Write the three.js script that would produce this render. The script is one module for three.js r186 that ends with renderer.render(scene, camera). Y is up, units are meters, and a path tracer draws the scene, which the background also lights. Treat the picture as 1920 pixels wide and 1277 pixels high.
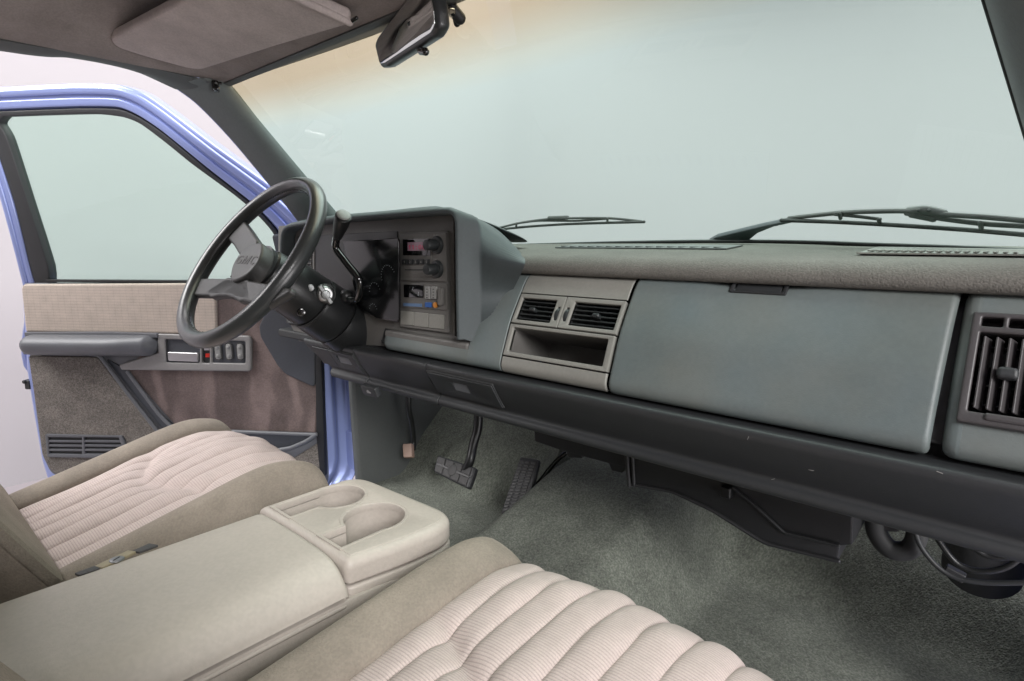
import * as THREE from 'three';
import { RoundedBoxGeometry } from 'three/addons/geometries/RoundedBoxGeometry.js';
import { mergeGeometries, toCreasedNormals } from 'three/addons/utils/BufferGeometryUtils.js';
import { RectAreaLightUniformsLib } from 'three/addons/lights/RectAreaLightUniformsLib.js';
import { FontLoader } from 'three/addons/loaders/FontLoader.js';
import { TextGeometry } from 'three/addons/geometries/TextGeometry.js';

// ---------------------------------------------------------------- camera, light, exposure
// Truck axes: x = truck's right, y = up, -z = forward, metres; y = 0 is 5 cm above the cab floor.
const scene = new THREE.Scene();
const FPX = 1102, PITCH = Math.atan(183 / FPX), YAW = THREE.MathUtils.degToRad(41.5);
const V = (x, y, z) => new THREE.Vector3(x, y, z);
const EYE = V(0.71, 0.67, 0);
const FH = V(-Math.sin(YAW), 0, -Math.cos(YAW)), RT = V(Math.cos(YAW), 0, -Math.sin(YAW));
const FW = FH.clone().multiplyScalar(Math.cos(PITCH)).add(V(0, -Math.sin(PITCH), 0));
const UP = FH.clone().multiplyScalar(Math.sin(PITCH)).add(V(0, Math.cos(PITCH), 0));
const camera = new THREE.PerspectiveCamera(2 * Math.atan(638.5 / FPX) * 180 / Math.PI, 1920 / 1277, 0.02, 60);
camera.position.copy(EYE); camera.lookAt(EYE.clone().add(FW));
scene.add(camera);

const renderer = new THREE.WebGLRenderer({ antialias: true });
renderer.toneMapping = THREE.LinearToneMapping;
renderer.toneMappingExposure = 1;
renderer.shadowMap.enabled = true;
RectAreaLightUniformsLib.init();
scene.background = new THREE.Color(0, 0, 0);

// studio soft boxes: [centre, target, width, height, intensity]
const SOFTBOXES = [
  ['large overhead soft box hanging in front of the windshield', V(0.0, 4.2, -3.2), V(0.0, 0, -3.0), 5.5, 4.4, 4.0],
  ['tall soft box standing far beyond the open passenger door', V(7.0, 4.25, 3.2), V(0.0, 0.3, -0.5), 2.8, 2.8, 36],
  ["square soft box on a stand above the open driver's door", V(-2.65, 3.3, 1.7), V(-0.5, 0.3, -0.4), 2.4, 2.4, 13],
  ['low fill soft box added beside the passenger door opening to brighten the headliner', V(4.2, -0.05, -0.5), V(-0.3, 0.9, -0.4), 2.2, 1.0, 7.5],  // added fill lamp, aimed upward to brighten the headliner and visor
];

// ---------------------------------------------------------------- helpers
function ray(px, py) {
  return FW.clone().addScaledVector(RT, (px - 960) / FPX).addScaledVector(UP, (638.5 - py) / FPX);
}
const onAxis = (px, py, ax, v) => { const d = ray(px, py); return EYE.clone().addScaledVector(d, (v - EYE[ax]) / d[ax]); };
const PX = (px, py, v) => onAxis(px, py, 'x', v), PY = (px, py, v) => onAxis(px, py, 'y', v), PZ = (px, py, v) => onAxis(px, py, 'z', v);
let seed = 20240611;
const rnd = () => ((seed = (seed * 1664525 + 1013904223) >>> 0) / 4294967296);
const lerp = (a, b, t) => a + (b - a) * t;
const sstep = (a, b, x) => { const t = Math.min(1, Math.max(0, (x - a) / (b - a))); return t * t * (3 - 2 * t); };
const srgb = (r, g, b) => new THREE.Color().setRGB(r / 255, g / 255, b / 255, THREE.SRGBColorSpace);

class Frame {                                   // a plane in space with its own u, v, w axes
  constructor(o, ex, ey) {
    this.o = o.clone(); this.ex = ex.clone().normalize();
    this.ez = this.ex.clone().cross(ey).normalize(); this.ey = this.ez.clone().cross(this.ex);
    this.m = new THREE.Matrix4().makeBasis(this.ex, this.ey, this.ez).setPosition(this.o);
  }
  at(px, py, w = 0) {                           // where the line of sight through a pixel meets the plane
    const r = ray(px, py), q = this.o.clone().addScaledVector(this.ez, w).sub(EYE);
    const p = EYE.clone().addScaledVector(r, q.dot(this.ez) / r.dot(this.ez)).sub(this.o);
    return new THREE.Vector2(p.dot(this.ex), p.dot(this.ey));
  }
  list(pts, w = 0) { return pts.map(([x, y]) => this.at(x, y, w)); }
  p(u, v, w = 0) { return V(u, v, w).applyMatrix4(this.m); }
  put(g) { return g.applyMatrix4(this.m); }
}
const used = {};
const numbered = n => { used[n] = (used[n] || 0) + 1; return used[n] === 1 ? n : `${n}_${String(used[n] - 1).padStart(3, '0')}`; };
function thing(name, label, category, base = V(0, 0, 0), group) {
  const o = new THREE.Group(); o.name = numbered(name); o.position.copy(base); o.userData = { label, category };
  if (group) o.userData.group = group;
  scene.add(o); return o;
}
function rootPos(o) { while (o && o.parent && o.parent !== scene) o = o.parent; return o && o !== scene ? o.position : V(0, 0, 0); }
function boxUV(g) {                             // uv in metres from the dominant direction of each face
  g = g.index ? g.toNonIndexed() : g;
  const p = g.attributes.position, uv = new Float32Array(p.count * 2), a = V(), b = V(), c = V();
  for (let i = 0; i < p.count; i += 3) {
    a.fromBufferAttribute(p, i); b.fromBufferAttribute(p, i + 1); c.fromBufferAttribute(p, i + 2);
    const n = b.clone().sub(a).cross(c.clone().sub(a)), ax = Math.abs(n.x), ay = Math.abs(n.y), az = Math.abs(n.z);
    [a, b, c].forEach((q, k) => {
      const [s, t] = ay >= ax && ay >= az ? [q.x, q.z] : ax >= az ? [q.z, q.y] : [q.x, q.y];
      uv[(i + k) * 2] = s; uv[(i + k) * 2 + 1] = t;
    });
  }
  g.setAttribute('uv', new THREE.BufferAttribute(uv, 2)); return g;
}
const plain = g => { g = g.index ? g.toNonIndexed() : g; for (const k of Object.keys(g.attributes)) if (!['position', 'normal', 'uv'].includes(k)) g.deleteAttribute(k); return g; };
function mesh(name, geos, mat, parent = scene, keepUV = false) {
  let g = Array.isArray(geos) ? mergeGeometries(geos.map(q => plain(keepUV ? q : boxUV(q)))) : keepUV ? geos : boxUV(geos);
  const rp = rootPos(parent); g.translate(-rp.x, -rp.y, -rp.z);
  const m = new THREE.Mesh(g, mat); m.name = parent === scene ? numbered(name) : name; m.castShadow = m.receiveShadow = true;
  parent.add(m); return m;
}
function struct(name, geo, mat, keepUV) { const m = mesh(name, geo, mat, scene, keepUV); m.userData.kind = 'structure'; return m; }
const crease = (g, a) => { g.scale(1000, 1000, 1000); const c = toCreasedNormals(g, a); return c.scale(0.001, 0.001, 0.001); };
function roundPoly(pts, r, C = THREE.Shape) {   // outline with rounded corners; pts are Vector2, r a number or one per corner
  const s = new C(), n = pts.length;
  for (let i = 0; i < n; i++) {
    const p = pts[i], a = pts[(i + n - 1) % n], b = pts[(i + 1) % n], rr = Array.isArray(r) ? r[i] : r;
    const da = a.clone().sub(p), db = b.clone().sub(p);
    const ka = Math.min(rr, da.length() * 0.49), kb = Math.min(rr, db.length() * 0.49);
    const A = p.clone().addScaledVector(da.normalize(), ka), B = p.clone().addScaledVector(db.normalize(), kb);
    if (i === 0) s.moveTo(A.x, A.y); else s.lineTo(A.x, A.y);
    if (rr > 1e-6) s.quadraticCurveTo(p.x, p.y, B.x, B.y);
  }
  s.closePath(); return s;
}
function slabShape(fr, shape, depth, { w = 0, bevel = 0.0015, seg = 2, curve = 8 } = {}) {   // front face at w, body behind it; the outline is that of the flat face, the bevel swells past it
  const bv = Math.min(bevel, depth / 2.2), K = 1000, { shape: out, holes } = shape.extractPoints(curve);
  const tidy = (pts, ccw) => {                  // in millimetres, without doubled points, wound the right way
    const q = []; for (const p of pts) { const v = new THREE.Vector2(p.x * K, p.y * K); if (!q.length || q[q.length - 1].distanceTo(v) > 0.01) q.push(v); }
    while (q.length > 3 && q[0].distanceTo(q[q.length - 1]) < 0.01) q.pop();
    if (THREE.ShapeUtils.isClockWise(q) === ccw) q.reverse(); return q;
  };
  const s = new THREE.Shape(tidy(out, true)); for (const h of holes) s.holes.push(new THREE.Path(tidy(h, false)));
  const g = new THREE.ExtrudeGeometry(s, { depth: (depth - 2 * bv) * K, bevelEnabled: bv > 0, bevelThickness: bv * K, bevelSize: bv * K, bevelOffset: 0, bevelSegments: seg, curveSegments: curve });
  const c = toCreasedNormals(g, 0.7); c.scale(1 / K, 1 / K, 1 / K); c.translate(0, 0, w - depth + bv);
  return fr.put(c);
}
function slab(fr, pts, depth, { r = 0.002, holes = [], hr = 0.002, ...o } = {}) {
  const bv = Math.min(o.bevel ?? 0.0015, depth / 2.2), rr = q => Math.max(0.0003, q - bv);
  const s = roundPoly(grow(pts, -bv), Array.isArray(r) ? r.map(rr) : rr(r));
  for (const h of holes) s.holes.push(roundPoly(grow(h, bv), hr + bv, THREE.Path));
  return slabShape(fr, s, depth, o);
}
function well(fr, hole, depth, { w = 0, wall = 0.0025, r = 0.002 } = {}) {   // the inside of a recess: walls and a back
  const big = grow(hole, wall), s = roundPoly(big, r + wall); s.holes.push(roundPoly(hole, r, THREE.Path));
  const a = slabShape(fr, s, depth, { w, bevel: 0 }), b = slab(fr, big, wall, { r: r + wall, w: w - depth, bevel: 0 });
  return [a, b];
}
function grow(pts, d) {                         // outline moved outwards by d (either winding)
  let A = 0; const n = pts.length; for (let i = 0; i < n; i++) A += pts[i].x * pts[(i + 1) % n].y - pts[(i + 1) % n].x * pts[i].y;
  const s = A > 0 ? 1 : -1;
  return pts.map((p, i) => {
    const a = pts[(i + n - 1) % n], b = pts[(i + 1) % n];
    const e1 = p.clone().sub(a).normalize(), e2 = b.clone().sub(p).normalize();
    const n1 = new THREE.Vector2(e1.y, -e1.x).multiplyScalar(s), n2 = new THREE.Vector2(e2.y, -e2.x).multiplyScalar(s);
    const m = n1.clone().add(n2).normalize(); return p.clone().addScaledVector(m, d / Math.max(0.35, m.dot(n1)));
  });
}
const R2 = (u0, v0, u1, v1) => [new THREE.Vector2(u0, v0), new THREE.Vector2(u1, v0), new THREE.Vector2(u1, v1), new THREE.Vector2(u0, v1)];
function bx(fr, u, v, w, du, dv, dw, r = 0.0015, turn = 0) {   // rounded block centred at u, v, w of a plane
  const g = new RoundedBoxGeometry(du, dv, dw, 2, Math.min(r, du / 2.1, dv / 2.1, dw / 2.1)); g.rotateZ(turn); g.translate(u, v, w); return fr.put(g);
}
const WORLD = new Frame(V(0, 0, 0), V(1, 0, 0), V(0, 1, 0));
function cyl(fr, u, v, w0, w1, r0, r1, seg = 28, edge = 0.0012) {  // round boss along w from w0 to w1
  const s = w1 > w0 ? 1 : -1, e = Math.min(edge, r1 * 0.4);
  const g = new THREE.LatheGeometry([[0.0001, w0], [r0, w0], [lerp(r0, r1, .9), w1 - s * e], [r1 - e * .3, w1 - s * e * .3], [r1 - e, w1], [0.0001, w1]].map(([x, y]) => new THREE.Vector2(x, y)), seg);
  g.rotateX(Math.PI / 2); g.scale(1, 1, -1); g.scale(1, 1, -1); g.translate(u, v, 0);
  return fr.put(crease(g, 0.6));
}
function tube(pts, r, { seg = 0, rad = 10, closed = false, tension = 0.5 } = {}) {
  const c = new THREE.CatmullRomCurve3(pts, closed, 'catmullrom', tension);
  const s = seg || Math.max(12, pts.length * 8), g = new THREE.TubeGeometry(c, s, r, rad, closed);
  if (closed) return g;
  const cap = (t, dir) => { const q = new THREE.SphereGeometry(r, rad, 6); const p = c.getPointAt(t); q.translate(p.x, p.y, p.z); return q; };
  return mergeGeometries([plain(g), plain(cap(0)), plain(cap(1))]);
}
function gridGeo(P, nu, nv, thick = 0, uvScale = 1) {  // P(i, j) in 0..1; thick > 0 adds a back that far behind (against du x dv), open sides closed
  const pt = []; for (let j = 0; j <= nv; j++) { pt.push([]); for (let i = 0; i <= nu; i++) pt[j].push(P(i / nu, j / nv)); }
  const U = [], W = [];
  for (let j = 0; j <= nv; j++) { U.push([0]); for (let i = 1; i <= nu; i++) U[j].push(U[j][i - 1] + pt[j][i].distanceTo(pt[j][i - 1])); }
  for (let i = 0; i <= nu; i++) { W.push([0]); for (let j = 1; j <= nv; j++) W[i].push(W[i][j - 1] + pt[j][i].distanceTo(pt[j - 1][i])); }
  const pos = [], uv = [], idx = [];
  for (let j = 0; j <= nv; j++) for (let i = 0; i <= nu; i++) { const q = pt[j][i]; pos.push(q.x, q.y, q.z); uv.push((U[j][i] - U[j][nu] / 2) * uvScale, W[Math.round(nu / 2)][j] * uvScale); }
  const id = (i, j) => j * (nu + 1) + i;
  for (let j = 0; j < nv; j++) for (let i = 0; i < nu; i++) idx.push(id(i, j), id(i + 1, j), id(i + 1, j + 1), id(i, j), id(i + 1, j + 1), id(i, j + 1));
  const top = new THREE.BufferGeometry();
  top.setAttribute('position', new THREE.Float32BufferAttribute(pos, 3)); top.setAttribute('uv', new THREE.Float32BufferAttribute(uv, 2)); top.setIndex(idx); top.computeVertexNormals();
  if (!thick) return top;
  const back = top.clone(), bp = back.attributes.position, bn = back.attributes.normal;
  for (let k = 0; k < bp.count; k++) bp.setXYZ(k, bp.getX(k) - bn.getX(k) * thick, bp.getY(k) - bn.getY(k) * thick, bp.getZ(k) - bn.getZ(k) * thick);
  back.setIndex(idx.map((_, k) => idx[k - (k % 3) + 2 - (k % 3)])); back.computeVertexNormals();
  const edge = [], loop = [];
  for (let i = 0; i <= nu; i++) loop.push(id(i, 0)); for (let j = 1; j <= nv; j++) loop.push(id(nu, j));
  for (let i = nu - 1; i >= 0; i--) loop.push(id(i, nv)); for (let j = nv - 1; j > 0; j--) loop.push(id(0, j));
  const tp = top.attributes.position, get = (p, k) => [p.getX(k), p.getY(k), p.getZ(k)];
  for (let k = 0; k < loop.length; k++) { const a = loop[k], b = loop[(k + 1) % loop.length]; edge.push(...get(tp, a), ...get(bp, a), ...get(bp, b), ...get(tp, a), ...get(bp, b), ...get(tp, b)); }
  const side = new THREE.BufferGeometry(); side.setAttribute('position', new THREE.Float32BufferAttribute(edge, 3)); side.computeVertexNormals();
  side.setAttribute('uv', new THREE.Float32BufferAttribute(new Float32Array(edge.length / 3 * 2), 2));
  return mergeGeometries([plain(top), plain(back), plain(side)]);
}
const curveFn = (pts, tension = 0.5) => { const c = new THREE.CatmullRomCurve3(pts, false, 'catmullrom', tension); return t => c.getPoint(Math.min(1, Math.max(0, t))); };

// ---------------------------------------------------------------- textures (material grain only)
function hashN(x, y, s) { let h = (x * 374761393 + y * 668265263 + s * 974711) | 0; h = Math.imul(h ^ (h >>> 13), 1274126177); h ^= h >>> 16; return (h >>> 0) / 4294967296; }
function vnoise(x, y, per, s) {                 // periodic value noise
  const xi = Math.floor(x), yi = Math.floor(y), fx = x - xi, fy = y - yi, w = t => t * t * (3 - 2 * t), m = k => ((k % per) + per) % per;
  const a = hashN(m(xi), m(yi), s), b = hashN(m(xi + 1), m(yi), s), c = hashN(m(xi), m(yi + 1), s), d = hashN(m(xi + 1), m(yi + 1), s);
  return lerp(lerp(a, b, w(fx)), lerp(c, d, w(fx)), w(fy));
}
function fbm(u, v, f, s, oct = 4) { let t = 0, a = 0.5, n = 0; for (let k = 0; k < oct; k++) { t += a * vnoise(u * f, v * f, f, s + k); n += a; a *= 0.55; f *= 2; } return t / n; }
function tex(size, metres, fn, colour = false, metresV = metres) {   // fn(u, v) -> grey 0..1 or [r, g, b]
  const d = new Uint8Array(size * size * 4);
  for (let j = 0; j < size; j++) for (let i = 0; i < size; i++) {
    const c = fn(i / size, j / size), k = (j * size + i) * 4, a = Array.isArray(c) ? c : [c, c, c];
    for (let q = 0; q < 3; q++) d[k + q] = Math.max(0, Math.min(255, a[q] * 255)); d[k + 3] = 255;
  }
  const t = new THREE.DataTexture(d, size, size); t.wrapS = t.wrapT = THREE.RepeatWrapping; t.magFilter = THREE.LinearFilter; t.minFilter = THREE.LinearMipmapLinearFilter; t.generateMipmaps = true;
  t.repeat.set(1 / metres, 1 / metresV); if (colour) t.colorSpace = THREE.SRGBColorSpace; t.needsUpdate = true; return t;
}
const T = {
  grain: tex(512, 0.11, (u, v) => 0.75 * fbm(u, v, 90, 3, 2) + 0.25 * fbm(u, v, 24, 9, 2)),
  blotch: tex(512, 0.47, (u, v) => { const g = 0.93 + 0.07 * (fbm(u, v, 5, 21, 5) - 0.5) + 0.035 * (fbm(u, v, 150, 4, 1) - 0.5); return [g, g, g]; }, true),
  worn: tex(512, 0.61, (u, v) => { const a = fbm(u, v, 4, 121, 5) - 0.5, b = fbm(u + 0.3, v, 7, 131, 4) - 0.5, f = 0.03 * (fbm(u, v, 150, 4, 1) - 0.5); return [0.91 + 0.20 * a + 0.06 * b + f, 0.92 + 0.16 * a + f, 0.92 + 0.15 * a - 0.05 * b + f]; }, true),
  rough: tex(256, 0.33, (u, v) => 0.72 + 0.5 * (fbm(u, v, 6, 31, 5) - 0.5)),
  pile: tex(512, 0.10, (u, v) => fbm(u, v, 64, 5, 3)),
  pileCol: tex(512, 0.31, (u, v) => { const g = 0.80 + 0.42 * (fbm(u, v, 128, 6, 2) - 0.5) + 0.20 * (fbm(u, v, 6, 40, 4) - 0.5); return [g, g, g * 0.99]; }, true),
  flockCol: tex(512, 0.23, (u, v) => { const g = 0.86 + 0.20 * (fbm(u, v, 150, 16, 2) - 0.5) + 0.10 * (fbm(u, v, 7, 41, 4) - 0.5); return [g, g, g]; }, true),
  velourCol: tex(512, 0.27, (u, v) => { const g = 0.86 + 0.18 * (fbm(u, v, 5, 50, 4) - 0.5) + 0.07 * (fbm(u, v, 140, 51, 1) - 0.5); return [g, g, g]; }, true),
  napCol: tex(512, 0.36, (u, v) => {             // brushed nap: upright strokes
    const s = fbm(u, v * 0.999, 9, 60, 2), st = vnoise(u * 16 + 1.2 * fbm(u, v, 4, 62, 2), v * 3, 16, 61), g = 0.82 + 0.20 * (sstep(0.2, 0.8, st) - 0.5) + 0.14 * (s - 0.5) + 0.12 * (fbm(u, v, 150, 63, 1) - 0.5); return [g, g * 0.99, g * 0.99];
  }, true),
  ribs: tex(256, 0.042, (u, v) => { const f = Math.abs(((v * 12) % 1) - 0.5) * 2; return 0.75 * Math.sqrt(Math.max(0, 1 - Math.pow(f, 2.2))) + 0.25 * fbm(u, v, 64, 70, 2); }),
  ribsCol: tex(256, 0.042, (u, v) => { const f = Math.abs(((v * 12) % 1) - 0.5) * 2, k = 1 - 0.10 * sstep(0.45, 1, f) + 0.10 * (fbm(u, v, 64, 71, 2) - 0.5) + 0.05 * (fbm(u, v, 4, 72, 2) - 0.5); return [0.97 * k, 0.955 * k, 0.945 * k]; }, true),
  check: tex(512, 0.12, (u, v) => {              // woven check of the door cloth
    const h = Math.abs(((v * 14) % 1) - 0.5) * 2, w = Math.abs(((u * 7) % 1) - 0.5) * 2, n = 0.10 * (fbm(u, v, 170, 80, 1) - 0.5) + 0.08 * (fbm(u, v, 5, 81, 3) - 0.5);
    const k = 0.90 - 0.07 * sstep(0.60, 1, h) - 0.045 * sstep(0.84, 1, w) + n; return [k, k * 0.985, k * 0.955];
  }, true),
  shade: null,
};
// ---------------------------------------------------------------- materials
function plasticMat(c, rough = 0.5, bump = 0.00025, extra = {}) { return new THREE.MeshPhysicalMaterial({ color: c, roughness: rough, map: T.blotch, bumpMap: T.grain, bumpScale: bump, ...extra }); }
const M = {
  dashBlue: plasticMat(srgb(110, 117, 116), 0.48, 0.00014, { map: T.worn }),
  hood: plasticMat(srgb(70, 77, 79), 0.6, 0.0001),
  rim: plasticMat(srgb(76, 80, 80), 0.42, 0.0001),
  bezel: plasticMat(srgb(106, 104, 101), 0.5, 0.00015),
  warm: plasticMat(srgb(140, 139, 133), 0.5, 0.0001),
  black: plasticMat(srgb(46, 47, 49), 0.5, 0.00014),
  lower: plasticMat(srgb(47, 49, 51), 0.5, 0.00014),
  blackPlastic: new THREE.MeshStandardMaterial({ color: srgb(42, 43, 44), roughness: 0.7 }),
  slat: plasticMat(srgb(44, 47, 48), 0.42, 0.0001),
  ventBrown: plasticMat(srgb(72, 69, 70), 0.42, 0.0001),
  gloss: new THREE.MeshPhysicalMaterial({ color: srgb(14, 15, 16), roughness: 0.08, clearcoat: 1, clearcoatRoughness: 0.04 }),
  gaugeBlack: plasticMat(srgb(40, 40, 41), 0.35, 0.0001),
  wheel: plasticMat(srgb(52, 54, 55), 0.3, 0.00012, { clearcoat: 0.25, clearcoatRoughness: 0.3 }),
  wheelSpoke: plasticMat(srgb(58, 58, 58), 0.45, 0.0001),
  lens: new THREE.MeshPhysicalMaterial({ color: srgb(16, 17, 18), roughness: 0.13 }),
  spoke: plasticMat(srgb(74, 74, 74), 0.45, 0.0001),
  column: plasticMat(srgb(34, 35, 36), 0.36, 0.0001),
  chrome: new THREE.MeshStandardMaterial({ color: srgb(185, 185, 185), roughness: 0.4, metalness: 1 }),
  steel: new THREE.MeshStandardMaterial({ color: srgb(140, 142, 142), roughness: 0.42, metalness: 1 }),
  rubber: plasticMat(srgb(70, 69, 69), 0.6, 0.0004),
  seal: new THREE.MeshStandardMaterial({ color: srgb(26, 27, 28), roughness: 0.55 }),
  frameBlack: plasticMat(srgb(52, 53, 54), 0.5, 0.0001),
  trim: plasticMat(srgb(92, 95, 94), 0.5, 0.00014),
  pillar: plasticMat(srgb(116, 122, 121), 0.55, 0.00014),
  doorPlastic: plasticMat(srgb(104, 106, 110), 0.45, 0.00014),
  doorDark: plasticMat(srgb(70, 73, 79), 0.5, 0.00014),
  switchPlate: plasticMat(srgb(142, 140, 138), 0.42, 0.0001),
  switchGrey: plasticMat(srgb(150, 150, 148), 0.4, 0.0001),
  console: plasticMat(srgb(190, 181, 172), 0.5, 0.00014),
  headliner: new THREE.MeshPhysicalMaterial({ color: srgb(164, 153, 148), roughness: 0.95, map: T.velourCol, bumpMap: T.pile, bumpScale: 0.0003, sheen: 0.2 }),
  visor: new THREE.MeshPhysicalMaterial({ color: srgb(214, 201, 197), roughness: 0.9, map: T.velourCol, bumpMap: T.pile, bumpScale: 0.0003, sheen: 0.3 }),
  carpet: new THREE.MeshPhysicalMaterial({ color: srgb(132, 137, 127), roughness: 1, map: T.pileCol, bumpMap: T.pile, bumpScale: 0.003, sheen: 0.3 }),
  doorCarpet: new THREE.MeshPhysicalMaterial({ color: srgb(150, 143, 136), roughness: 1, map: T.pileCol, bumpMap: T.pile, bumpScale: 0.003 }),
  flock: new THREE.MeshPhysicalMaterial({ color: srgb(116, 113, 107), roughness: 0.9, map: T.flockCol, bumpMap: T.pile, bumpScale: 0.0007, sheen: 0.2 }),
  velour: new THREE.MeshPhysicalMaterial({ color: srgb(157, 146, 134), roughness: 0.95, map: T.velourCol, bumpMap: T.pile, bumpScale: 0.0006, sheen: 0.6, sheenRoughness: 0.5, sheenColor: srgb(190, 180, 165) }),
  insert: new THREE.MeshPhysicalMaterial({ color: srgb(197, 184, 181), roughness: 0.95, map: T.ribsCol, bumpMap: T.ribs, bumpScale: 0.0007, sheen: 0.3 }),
  check: new THREE.MeshPhysicalMaterial({ color: srgb(210, 199, 191), roughness: 0.95, map: T.check, bumpMap: T.pile, bumpScale: 0.0004 }),
  nap: new THREE.MeshPhysicalMaterial({ color: srgb(130, 115, 111), roughness: 0.95, map: T.napCol, sheen: 0.4, bumpMap: T.pile, bumpScale: 0.0004 }),
  paint: new THREE.MeshPhysicalMaterial({ color: srgb(146, 160, 212), roughness: 0.34, metalness: 0.35, clearcoat: 1, clearcoatRoughness: 0.06 }),
  mirrorGlass: new THREE.MeshStandardMaterial({ color: srgb(205, 208, 206), roughness: 0.02, metalness: 1 }),
  glassSide: new THREE.MeshPhysicalMaterial({ color: srgb(237, 250, 244), roughness: 0, transmission: 1, thickness: 0, ior: 1.45 }),
  red: plasticMat(srgb(205, 40, 22), 0.4, 0),
  blue: plasticMat(srgb(48, 96, 168), 0.4, 0),
  orange: plasticMat(srgb(212, 138, 58), 0.4, 0),
  wall: new THREE.MeshStandardMaterial({ color: new THREE.Color(0.445, 0.424, 0.441), roughness: 0.95 }),
  floor: new THREE.MeshPhysicalMaterial({ color: srgb(150, 143, 147), roughness: 0.45 }),
};
const canvasTex = (w, h, draw) => { const c = document.createElement('canvas'); c.width = w; c.height = h; draw(c.getContext('2d'), w, h); const t = new THREE.CanvasTexture(c); t.colorSpace = THREE.SRGBColorSpace; return t; };
// a flat print on a plane: quad with its own 0..1 uv, 0.4 mm in front of what carries it
function printQuad(fr, [a, b, c, d], w) {       // corners bl, br, tr, tl as Vector2
  const g = new THREE.BufferGeometry(), P = [a, b, c, d].map(q => fr.p(q.x, q.y, w));
  g.setAttribute('position', new THREE.Float32BufferAttribute(P.flatMap(p => [p.x, p.y, p.z]), 3));
  g.setAttribute('uv', new THREE.Float32BufferAttribute([0, 0, 1, 0, 1, 1, 0, 1], 2)); g.setIndex([0, 1, 2, 0, 2, 3]); g.computeVertexNormals(); return g;
}
const font = await new FontLoader().loadAsync('fonts/droid/droid_sans_bold.typeface.json');

// ---------------------------------------------------------------- studio
{
  const y0 = -0.65, X0 = -3.38, X1 = 8.5, Z0 = -7.5, Z1 = 8.0, H = 6.2, rc = 2.8;
  struct('studio_floor', new THREE.BoxGeometry(X1 - X0, 0.1, Z1 - Z0).translate((X0 + X1) / 2, y0 - 0.05, (Z0 + Z1) / 2), M.floor);
  const box = (a, b) => new THREE.BoxGeometry(b.x - a.x, b.y - a.y, b.z - a.z).translate((a.x + b.x) / 2, (a.y + b.y) / 2, (a.z + b.z) / 2);
  const plan = []; for (const [cx, cz, a0] of [[X1 - rc, Z1 - rc, 0], [X0 + rc, Z1 - rc, 0.5], [X0 + rc, Z0 + rc, 1], [X1 - rc, Z0 + rc, 1.5]]) for (let k = 0; k <= 24; k++) { const a = (a0 + 0.5 * k / 24) * Math.PI; plan.push([cx + rc * Math.cos(a), cz + rc * Math.sin(a)]); }
  plan.push(plan[0]);
  struct('studio_wall', gridGeo((i, j) => { const [x, z] = plan[Math.round(i * (plan.length - 1))]; return V(x, lerp(y0, H, j), z); }, plan.length - 1, 8, 0.08), M.wall, true);
  struct('studio_ceiling', box(V(X0 - 0.1, H, Z0 - 0.1), V(X1 + 0.1, H + 0.1, Z1 + 0.1)), M.wall);
  for (const [label, c, t, w, h, I] of SOFTBOXES) {
    const s = thing('soft_box', label, 'studio lamp', c);
    const z = t.clone().sub(c).normalize(), up = Math.abs(z.y) > 0.95 ? V(0, 0, -1) : V(0, 1, 0), ex = up.clone().cross(z).normalize();
    const fr = new Frame(c, ex, z.clone().cross(ex));
    mesh('housing', slab(fr, R2(-w / 2 - 0.04, -h / 2 - 0.04, w / 2 + 0.04, h / 2 + 0.04), 0.12, { w: -0.005, r: 0.02 }), M.black, s);
    mesh('diffuser', slab(fr, R2(-w / 2, -h / 2, w / 2, h / 2), 0.004, { w: 0, r: 0.001, bevel: 0 }), new THREE.MeshStandardMaterial({ color: 0xffffff, emissive: 0xffffff, emissiveIntensity: 0.9 }), s);
    const L = new THREE.RectAreaLight(new THREE.Color(1, 0.985, 0.975), I, w, h); L.position.copy(c).addScaledVector(z, 0.02); L.lookAt(t); scene.add(L);
    if (up.y > 0.5) {
      mesh('stand', tube([c.clone().addScaledVector(z, -0.13), V(c.x + 0.25, Math.max(c.y - 0.6, y0 + 0.2), c.z + 0.2), V(c.x + 0.25, y0 + 0.02, c.z + 0.2)], 0.018), M.black, s);
      mesh('foot', bx(new Frame(V(c.x + 0.25, y0, c.z + 0.2), V(1, 0, 0), V(0, 1, 0)), 0, 0.022, 0, 0.6, 0.04, 0.6, 0.01), M.black, s);
    } else mesh('hanger', [tube([c.clone().add(V(-1, 0.1, 0)), V(c.x - 1, 6.19, c.z)], 0.015), tube([c.clone().add(V(1, 0.1, 0)), V(c.x + 1, 6.19, c.z)], 0.015)], M.black, s);
  }
}

// ---------------------------------------------------------------- cab shell
const glassX = y => 0.70 - 0.36 * (y - 0.746);
const glassZ = (x, y) => { const k = x / glassX(y); return -0.887 + (y - 0.746) * 1.18 - (0.14 - 0.11 * (y - 0.68) / 0.34) * (1 - k * k); };
function glassPt(px, py, off = 0) {             // where a line of sight meets the windshield (moved out by off)
  const r = ray(px, py); let a = 0.2, b = 2.6;
  for (let k = 0; k < 50; k++) { const t = (a + b) / 2, p = EYE.clone().addScaledVector(r, t); if (p.z > glassZ(p.x, p.y) - off) a = t; else b = t; }
  return EYE.clone().addScaledVector(r, a);
}
const sidePt = (px, py) => { let p = PX(px, py, -0.65); for (let k = 0; k < 12; k++) p = PX(px, py, -glassX(p.y)); return p; };   // on the left glass edge
const cab = thing('truck_cab', 'pickup cab shell with grey headliner, windshield and blue door pillar', 'truck cab', V(0, -0.1, 0));
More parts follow.
